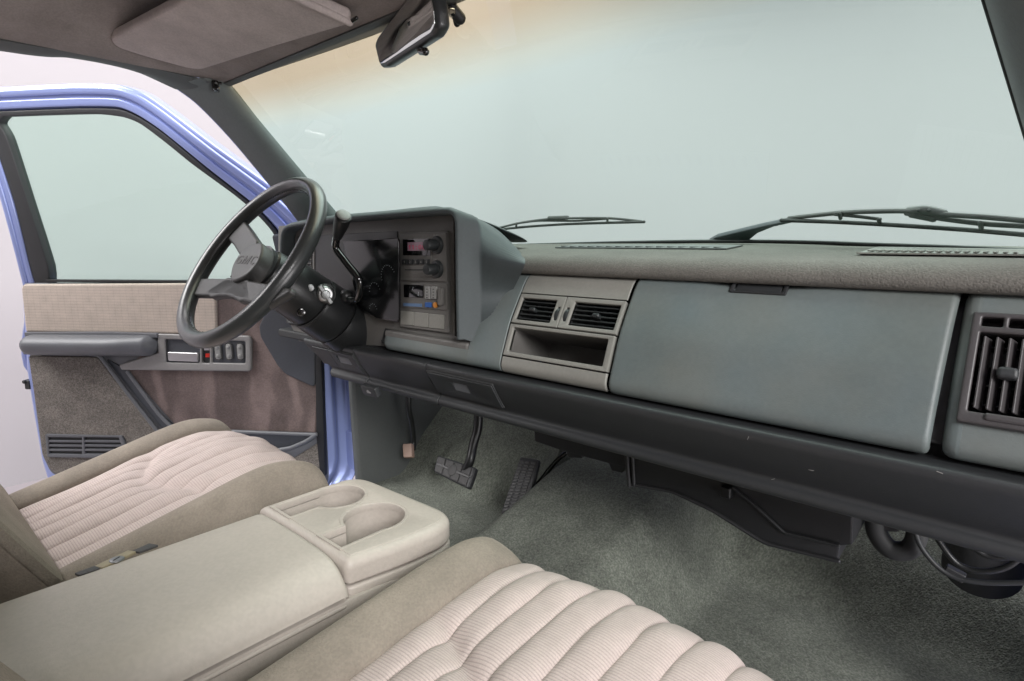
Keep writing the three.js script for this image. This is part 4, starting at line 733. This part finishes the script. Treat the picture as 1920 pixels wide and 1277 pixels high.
// ---------------------------------------------------------------- centre console
{
  const con = thing('center_console', 'beige plastic floor console with armrest lid and two cup holders', 'console', V(0, -0.05, -0.2));
  const xl = -0.112, xr = 0.124, top = 0.283;
  const sec = curveFn([V(xl - 0.003, 0.2455, 0), V(xl - 0.001, 0.258, 0), V(xl + 0.012, 0.275, 0), V(xl + 0.035, top, 0), V(0, top + 0.002, 0), V(xr - 0.05, top, 0), V(xr - 0.02, 0.274, 0), V(xr - 0.004, 0.258, 0), V(xr + 0.001, 0.2455, 0)]);
  const zf = -0.3585, zr = 0.16, er = 0.006;
  const lid = mesh('lid', gridGeo((i, j) => { const p = sec(i), N = 30, k = Math.round(j * N); let z, d = 0; const e = [0, 0.0012, 0.003, 0.006]; if (k <= 3) { z = zf + e[k]; d = er - Math.sqrt(er * er - (er - e[k]) ** 2); } else z = lerp(zf + er, zr, (k - 3) / (N - 3)); const c = V(0.006, 0.20, 0); return V(lerp(p.x, c.x, d * 4), p.y - d, z); }, 60, 30, 0.003), M.console, con, true);
  mesh('lid_front', slab(new Frame(V(0, 0, zf + 0.004), V(1, 0, 0), V(0, 1, 0)), Array.from({ length: 31 }, (_, k) => { const p = sec(k / 30); return new THREE.Vector2(p.x * 0.985, p.y - 0.004); }), 0.004, { w: 0, r: 0, bevel: 0 }), M.console, lid);
  // latch let into the left edge of the lid
  const kt = new Frame(V(0, top + 0.0008, 0), V(0, 0, -1), V(-1, 0, 0));
  const la = (a, b) => { const p = PY(a, b, top); return new THREE.Vector2(-p.z, -p.x); };
  const l0 = [la(140, 1076), la(185, 1081), la(296, 1027), la(272, 1021)];
  mesh('latch_plate', slab(kt, [la(176, 1064), la(193, 1067), la(256, 1036), la(240, 1034)], 0.004, { w: 0.0012, r: 0.001, bevel: 0.001 }), plasticMat(srgb(160, 148, 122), 0.5, 0.0001), lid);
  mesh('latch_notch', [slab(kt, [la(140, 1077), la(150, 1081), la(188, 1068), la(178, 1063)], 0.003, { w: 0.001, r: 0.001, bevel: 0.0004 }), slab(kt, [la(248, 1035), la(262, 1037), la(297, 1024), la(280, 1021)], 0.003, { w: 0.001, r: 0.001, bevel: 0.0004 })], M.rubber, lid);
  { const c = la(219, 1052); mesh('key_lock', cyl(kt, c.x, c.y, 0.001, 0.0024, 0.0085, 0.008), M.steel, lid); mesh('key_slot', bx(kt, c.x, c.y, 0.0025, 0.009, 0.0018, 0.0006, 0.0003, 0.5), M.blackPlastic, lid); }
  // cup holder tray in front
  const F2 = new Frame(V(0, 0.286, 0), V(1, 0, 0), V(0, 0, -1)), p2 = (x, z) => new THREE.Vector2(x, -z);
  const c1 = p2(-0.056, -0.462), c2 = p2(0.043, -0.458), r1 = 0.0395, r2 = 0.043;
  const keyhole = (c, r, xa, xb, d) => {        // a round cup opening into a slot towards the lid, moved outwards by d
    const R = r + d, q = [p2(xa - d, -0.379 + d), p2(xb + d, -0.379 + d)], u = (xb + d - c.x) / R, l = (c.x - xa + d) / R;
    const a0 = u >= 1 ? 0 : -Math.acos(u), a1 = l >= 1 ? Math.PI : Math.PI + Math.acos(l);
    for (let k = 0; k <= 32; k++) { const a = lerp(a0, a1, k / 32); q.push(new THREE.Vector2(c.x + R * Math.cos(a), c.y + R * Math.sin(a))); }
    return q;
  };
  const wells = d => [keyhole(c1, r1, -0.094, -0.046, d), keyhole(c2, r2, 0.036, 0.083, d)], punch = (sh, d) => { for (const q of wells(d)) sh.holes.push(new THREE.Path(q)); };
  const outl = [p2(-0.113, -0.3635), p2(0.118, -0.3635), p2(0.134, -0.45), p2(0.136, -0.515), p2(0.11, -0.542), p2(-0.09, -0.535), p2(-0.112, -0.51)];
  const RO = [0.004, 0.01, 0.03, 0.03, 0.03, 0.03, 0.02], inset = (d) => roundPoly(grow(outl, -d), RO.map(q => Math.max(0.002, q - d)));
  const sh = inset(0.0125); punch(sh, 0.0008);
  const tray = mesh('cup_holder_tray', slabShape(F2, sh, 0.012, { w: 0, bevel: 0.0008, seg: 2 }), M.console, con);
  const ringPts = d => inset(d).extractPoints(10).shape, steps = [[0.0135, 0.0007]];
  for (let k = 0; k <= 8; k++) { const a = k / 8 * Math.PI / 2; steps.push([0.0125 * (1 - Math.sin(a)), 0.0007 + 0.0125 * (1 - Math.cos(a))]); }
  steps.push([0, 0.030], [0.0015, 0.0335], [0.006, 0.0345]);
  const rings = steps.map(([d, h]) => ringPts(d).map(p => F2.p(p.x, p.y, -h))); rings.forEach(r => r.push(r[0].clone()));
  const nr = Math.min(...rings.map(r => r.length)) - 1;
  mesh('tray_roll', gridGeo((i, j) => rings[Math.round(j * (rings.length - 1))][Math.round(i * nr)].clone(), nr, rings.length - 1, 0), M.console, tray, true);
  for (const k of [0, 1]) {
    const w = new THREE.Shape(wells(0.004)[k]); w.holes.push(new THREE.Path(wells(0)[k]));
    mesh('cup_wall', slabShape(F2, w, 0.106, { w: -0.0105, bevel: 0, curve: 16 }), M.console, tray);
    mesh('cup_floor', slabShape(F2, new THREE.Shape(wells(0.004)[k]), 0.004, { w: -0.112, bevel: 0 }), M.console, tray);
    const g = new THREE.Shape(wells(0.0052)[k]); g.holes.push(new THREE.Path(wells(0.0040)[k])); mesh('cup_bead', slabShape(F2, g, 0.0012, { w: 0.0006, bevel: 0.0003 }), M.console, tray);
  }
  // nose and body
  const body = [[-0.108, 0.16], [0.120, 0.16], [0.120, -0.35], [0.130, -0.45], [0.131, -0.508], [0.106, -0.534], [-0.088, -0.527], [-0.108, -0.505]].map(([x, z]) => p2(x, z));
  const sk = inset(0.004); punch(sk, 0.0058);
  mesh('tray_skirt', slabShape(F2, sk, 0.02, { w: -0.0365, bevel: 0.004, seg: 4 }), M.console, con);
  const bh = roundPoly(body, [0.005, 0.005, 0.05, 0.03, 0.03, 0.03, 0.03, 0.03]), none = punch(bh, 0.0058);
  mesh('console_body', slabShape(F2, (() => { const q = roundPoly(body, [0.005, 0.005, 0.05, 0.03, 0.03, 0.03, 0.03, 0.03]); punch(q, 0.0075); return q; })(), 0.20, { w: -0.084, bevel: 0.003 }), M.console, con);
  mesh('console_body', slabShape(F2, bh, 0.037, { w: -0.0475, bevel: 0.003 }), M.console, con);
  mesh('body_ledge', tube([V(0.122, 0.232, 0.15), V(0.122, 0.232, -0.2), V(0.122, 0.232, -0.355)], 0.0035, { seg: 20 }), M.console, con);
}

// ---------------------------------------------------------------- sun visor and mirror
{
  const a = PY(372, 134, 0.985), b = PY(208, 76, 1.015), c = PY(655, 46, 0.985);
  const vf = new Frame(a, c.clone().sub(a), b.clone().sub(a));   // w faces up
  const pts = [[372, 135], [520, 88], [656, 48], [654, 38], [560, -2], [480, -40], [405, -30], [350, 0], [212, 71], [207, 77], [214, 89], [270, 107]].map(q => vf.at(...q));
  const vis = thing('sun_visor', 'grey brown cloth sun visor folded up under the headliner', 'sun visor', a);
  const dn = vf.ez.y > 0 ? -1 : 1;
  const down = new Frame(vf.o, vf.ex, vf.ey);
  let A = 0; pts.forEach((p, i) => { const q = pts[(i + 1) % pts.length]; A += p.x * q.y - q.x * p.y; });
  mesh('pad', slab(down, pts, 0.020, { w: vf.ez.y > 0 ? 0.020 : 0, r: [0.03, 0.01, 0.004, 0.004, 0.01, 0.03, 0.03, 0.01, 0.012, 0.006, 0.02, 0.03], bevel: 0.007, seg: 5 }), M.visor, vis);
  const ax = [[655, 43], [610, 22], [566, 2], [520, -20]].map(([x, y]) => { const q = vf.at(x, y); return vf.p(q.x, q.y, (vf.ez.y > 0 ? 0.001 : -0.001)); });
  mesh('end_roll', tube(ax, 0.0055, { seg: 30 }), M.visor, vis);
  mesh('hinge_pin', tube([ax[0], ax[0].clone().add(V(0.012, 0.004, -0.004))], 0.003), M.gloss, vis);
}
{
  const o = PZ(765, 60, -0.575), mf = new Frame(o, V(0.974, 0, 0.225), V(0, 0.985, 0.17));
  const out = [[716, 128], [728, 126], [816, 70], [826, 52], [822, 10], [812, -30], [795, -45], [770, -12], [740, 28], [711, 66], [705, 82]].map(q => mf.at(...q));
  const mir = thing('rear_view_mirror', 'black rear view mirror hung from the windshield glass', 'mirror', o);
  const rr = [0.004, 0.006, 0.01, 0.01, 0.02, 0.02, 0.01, 0.02, 0.02, 0.008, 0.006];
  mesh('housing', slab(mf, out, 0.022, { w: 0.004, r: rr, bevel: 0.008, seg: 5 }), M.wheel, mir);
  const glassOut = grow(out, -0.0062);
  mesh('mirror_glass', slab(mf, glassOut, 0.002, { w: 0.0052, r: 0.005, bevel: 0.0004 }), M.mirrorGlass, mir);
  mesh('dipping_tab', [tube([PZ(783, 90, -0.58), PZ(790, 96, -0.575)], 0.0045), tube([PZ(790, 96, -0.575), PZ(798, 97, -0.573)], 0.0055)], M.gloss, mir);
  const g0 = glassPt(853, 24), g1 = PZ(826, 18, -0.59);
  mesh('mirror_arm', tube([mf.p(0.03, 0.03, -0.012), g1, g0.clone().lerp(g1, 0.3)], 0.0075), M.gloss, mir);
  mesh('mounting_button', [tube([glassPt(846, 14), glassPt(853, 23), glassPt(862, 34)], 0.009), tube([glassPt(855, 36), glassPt(857, 44)], 0.005)], M.seal, mir);
}

// ---------------------------------------------------------------- wipers lying outside the glass
{
  const G = (a, off = 0.008) => a.map(([x, y]) => glassPt(x, y, off));
  const bar = (pts, r, name, mat, par, sq = 1) => mesh(name, tube(pts, r, { seg: 50, rad: 8, tension: 0.4 }), mat, par);
  const w1 = thing('wiper', "driver's side black wiper blade lying short above the dash pad", 'wiper', glassPt(1059, 421, 0.008), 'windshield wipers');
  bar(G([[905, 436], [921, 432], [990, 425], [1059, 420.5], [1130, 418], [1208, 416]], 0.005), 0.0028, 'rubber_blade', M.seal, w1);
  bar(G([[924, 430], [980, 417], [1040, 410], [1138, 409], [1202, 415]], 0.014), 0.0026, 'bow', M.rubber, w1);
  bar(G([[968, 419], [1010, 414], [1080, 414], [1139, 410]], 0.012), 0.0024, 'bow', M.rubber, w1);
  mesh('arm_clip', tube(G([[1030, 409], [1064, 408]], 0.018), 0.0045), M.rubber, w1);
  for (const x of [968, 1139]) mesh('claw', tube(G([[x, x < 1000 ? 420 : 410], [x, x < 1000 ? 426 : 417]], 0.008), 0.0026), M.rubber, w1);
  bar([...G([[905, 436]], 0.012), ...G([[860, 446]], 0.014), ...G([[780, 468]], 0.014)], 0.004, 'wiper_arm', M.rubber, w1);
  const w2 = thing('wiper', 'passenger side wiper with wedge shaped arm in front of the speaker grille', 'wiper', glassPt(1640, 418, 0.008), 'windshield wipers');
  bar(G([[1465, 413], [1560, 416], [1660, 421], [1800, 430], [1920, 440], [2000, 447]], 0.005), 0.0032, 'rubber_blade', M.seal, w2);
  bar(G([[1480, 409], [1574, 399], [1650, 396], [1707, 396], [1771, 402], [1860, 408], [1990, 420]], 0.016), 0.0036, 'bow', M.ventBrown, w2);
  bar(G([[1566, 402], [1610, 406], [1650, 411]], 0.012), 0.0026, 'bow', M.rubber, w2);
  bar(G([[1700, 400], [1780, 412], [1850, 420], [1920, 424]], 0.013), 0.0034, 'bow', M.rubber, w2);
  mesh('arm_clip', [tube(G([[1704, 396], [1734, 394], [1768, 401]], 0.020), 0.0062), tube(G([[1710, 402], [1750, 410]], 0.014), 0.005)], M.ventBrown, w2);
  for (const [x, y] of [[1574, 400], [1648, 412], [1838, 418]]) mesh('claw', tube(G([[x, y], [x + 2, y + 9]], 0.008), 0.003), M.rubber, w2);
  for (const x of [1722, 1742]) mesh('rivet', new THREE.SphereGeometry(0.0026, 10, 8).translate(...glassPt(x, 395, 0.012).toArray()), M.seal, w2);
  // arm: a tapered channel
  const af = new Frame(glassPt(1400, 437, 0.006), glassPt(1480, 415, 0.006).sub(glassPt(1330, 450, 0.006)), V(0, 0.65, 0.76));
  mesh('wiper_arm', slab(af, [[1325, 455], [1342, 445], [1431, 424], [1484, 413], [1486, 418], [1450, 426], [1420, 438], [1398, 456]].map(q => af.at(...q)), 0.01, { w: 0, r: 0.002, bevel: 0.002 }), M.doorDark, w2);
}

// ---------------------------------------------------------------- pedals
{
  const bf = new Frame(PZ(852, 884, -0.99), V(1, 0, 0), V(0, 0.80, -0.60));
  const br = thing('brake_pedal', 'wide ribbed black brake pedal hanging over the carpet', 'pedal', bf.o, 'foot pedals');
  const out = [[812, 884], [820, 853], [892, 877], [878, 917]].map(q => bf.at(...q));
  const pad = mesh('pedal_pad', slab(bf, out, 0.016, { w: 0, r: 0.008, bevel: 0.004, seg: 3 }), M.black, br);
  const lp = (s, t) => { const a = out[0].clone().lerp(out[3], s), b = out[1].clone().lerp(out[2], s); return a.lerp(b, t); };
  const rib = (s0, t0, s1, t1) => { const P = [[s0, t0], [s1, t0], [s1, t1], [s0, t1]].map(([s, t]) => lp(s, t)); mesh('pad_block', slab(bf, P, 0.004, { w: 0.0026, r: 0.002, bevel: 0.0012 }), M.rubber, pad); };
  for (let k = 0; k < 4; k++) { rib(0.05 + k * 0.225, 0.08, 0.25 + k * 0.225, 0.44); rib(0.05 + k * 0.225, 0.56, 0.25 + k * 0.225, 0.92); }
  { const c = lp(0.5, 0.5); mesh('pad_boss', cyl(bf, c.x, c.y, 0, 0.0042, 0.017, 0.015), M.rubber, pad); const l = lp(0.04, 0.5), r = lp(0.96, 0.5); mesh('pad_strip', bx(bf, (l.x + r.x) / 2, (l.y + r.y) / 2, 0.001, l.distanceTo(r) * 0.96, 0.006, 0.004, 0.001, Math.atan2(r.y - l.y, r.x - l.x)), M.spoke, pad); }
  mesh('pedal_arm', tube([PZ(893, 700, -1.06), PZ(897, 790, -1.05), PZ(888, 832, -1.03), PZ(882, 862, -1.012), PZ(874, 880, -1.005)], 0.012, { seg: 40 }), M.column, br);
}
{
  const af = new Frame(PX(972, 912, -0.195), V(1, 0, 0), V(0, 0.86, -0.5));
  const ac = thing('accelerator_pedal', 'tall narrow ribbed black accelerator pedal beside the hump', 'pedal', af.o, 'foot pedals');
  const out = [[937, 965], [975, 856], [1010, 862], [990, 950], [978, 962]].map(q => af.at(...q));
  const pad = mesh('pedal_pad', slab(af, out, 0.014, { w: 0, r: 0.006, bevel: 0.004, seg: 3 }), M.black, ac);
  const lp = (s, t) => { const a = out[0].clone().lerp(out[4], s), b = out[1].clone().lerp(out[2], s); return a.lerp(b, t); };
  for (let c = 0; c < 3; c++) for (let k = 0; k < 16; k++) { const P = [[0.08 + c * 0.3, 0.06 + k * 0.056], [0.30 + c * 0.3, 0.06 + k * 0.056], [0.30 + c * 0.3, 0.092 + k * 0.056], [0.08 + c * 0.3, 0.092 + k * 0.056]].map(([s, t]) => lp(s, t)); mesh('pad_rib', slab(af, P, 0.003, { w: 0.0022, r: 0.0005, bevel: 0.0006 }), M.spoke, pad); }
  mesh('pedal_rod', tube([PZ(985, 905, -1.09), PZ(1000, 915, -1.08), PZ(1040, 868, -1.12), PZ(1060, 850, -1.14)], 0.006, { seg: 30 }), M.gloss, ac);
}
{
  const p0 = PX(764, 845, -0.63), pf = new Frame(p0, V(1, 0, 0), V(0, 0.85, -0.5));
  const pb = thing('parking_brake_pedal', 'small worn parking brake pedal beside the kick panel', 'pedal', p0, 'foot pedals');
  mesh('pedal_pad', slab(pf, [[754, 832], [771, 831], [772, 857], [756, 858]].map(q => pf.at(...q)), 0.014, { w: 0, r: 0.005, bevel: 0.003 }), plasticMat(srgb(150, 126, 112), 0.6, 0.0004), pb);
  mesh('pedal_arm', tube([PX(768, 700, -0.63), PX(766, 760, -0.63), PX(772, 795, -0.63), PX(775, 825, -0.635), p0.clone().add(V(0, 0, -0.02))], 0.009, { seg: 30 }), M.column, pb);
}
// ---------------------------------------------------------------- ducts and wiring under the dash
{
  const df = new Frame(V(0, 0, -0.86), V(1, 0, 0), V(0, 1, 0.06));
  const du = thing('heater_duct', 'black plastic heater duct box below the glove box', 'duct', V(0.3, 0.25, -0.9));
  const P = a => df.list(a);
  mesh('duct_box', slab(df, P([[1000, 795], [1002, 828], [1060, 848], [1180, 880], [1180, 820], [1080, 800]]), 0.14, { w: 0, r: 0.004, bevel: 0.003 }), M.black, du);
  mesh('duct_box', slab(df, P([[1176, 800], [1180, 908], [1260, 922], [1335, 957], [1420, 1010], [1440, 1020], [1572, 1052], [1576, 1022], [1600, 1020], [1602, 930], [1400, 860]]), 0.12, { w: 0.004, r: 0.004, bevel: 0.003 }), M.black, du);
  const seam = (pts, r, w, nm = 'duct_rib', mat = M.black) => mesh(nm, tube(pts.map(([x, y]) => { const q = df.at(x, y, w); return df.p(q.x, q.y, w); }), r, { seg: 40, tension: 0.1 }), mat, du);
  seam([[1175, 840], [1177, 875], [1180, 910]], 0.004, 0.006);
  seam([[1185, 842], [1187, 875], [1189, 910]], 0.003, 0.006);
  seam([[1375, 915], [1420, 952], [1470, 998], [1520, 1010], [1572, 1023]], 0.0025, 0.007, 'duct_rib', M.lower);
  seam([[1180, 908], [1260, 922], [1335, 957], [1420, 1010], [1440, 1020], [1572, 1052]], 0.003, 0.005);
  mesh('duct_bolt', bx(df, df.at(1362, 922, 0.01).x, df.at(1362, 922, 0.01).y, 0.008, 0.016, 0.018, 0.016, 0.003), M.column, du);
  mesh('duct_foot', [slab(df, P([[1035, 840], [1062, 846], [1075, 870], [1048, 868]]), 0.03, { w: -0.03, r: 0.003, bevel: 0.002 }), slab(df, P([[1125, 865], [1170, 876], [1155, 895], [1135, 890]]), 0.03, { w: -0.02, r: 0.003, bevel: 0.002 })], M.black, du);
  // blower and loom at the outer end
  const wi = thing('wiring_harness', 'dark wires, hose and blower housing hanging under the dash beside the duct', 'wiring', V(0.66, 0.25, -0.95));
  const Z = (a, z) => a.map(([x, y]) => PZ(x, y, z));
  mesh('blower_housing', cyl(new Frame(PZ(1850, 990, -1.05), V(1, 0, 0), V(0, 0.5, -0.86)), 0, 0, -0.1, 0.012, 0.05, 0.045, 40, 0.01), M.blackPlastic, wi);
  mesh('hose', tube(Z([[1640, 960], [1645, 1000], [1670, 1030], [1705, 1030], [1720, 1000], [1718, 965]], -0.90), 0.013, { seg: 50 }), M.blackPlastic, wi);
  mesh('wire', tube(Z([[1708, 975], [1730, 1030], [1775, 1075], [1840, 1092], [1960, 1092]], -0.88), 0.0032, { seg: 60 }), M.lower, wi);
  mesh('wire', tube(Z([[1790, 990], [1830, 1030], [1870, 1046], [1960, 1040]], -0.91), 0.0035, { seg: 50 }), M.column, wi);
  mesh('wire', tube(Z([[1740, 985], [1800, 1060], [1880, 1066], [1950, 1010]], -0.93), 0.004, { seg: 50 }), M.column, wi);
  mesh('connector', [bx(new Frame(PZ(1790, 1075, -0.885), V(1, -0.3, 0), V(0, 1, 0)), 0, 0, 0, 0.022, 0.012, 0.012, 0.002), bx(new Frame(PZ(1668, 985, -0.9), V(1, 0.3, 0), V(0, 1, 0)), 0, 0, 0, 0.02, 0.014, 0.012, 0.002)], M.black, wi);
}
renderer.render(scene, camera);
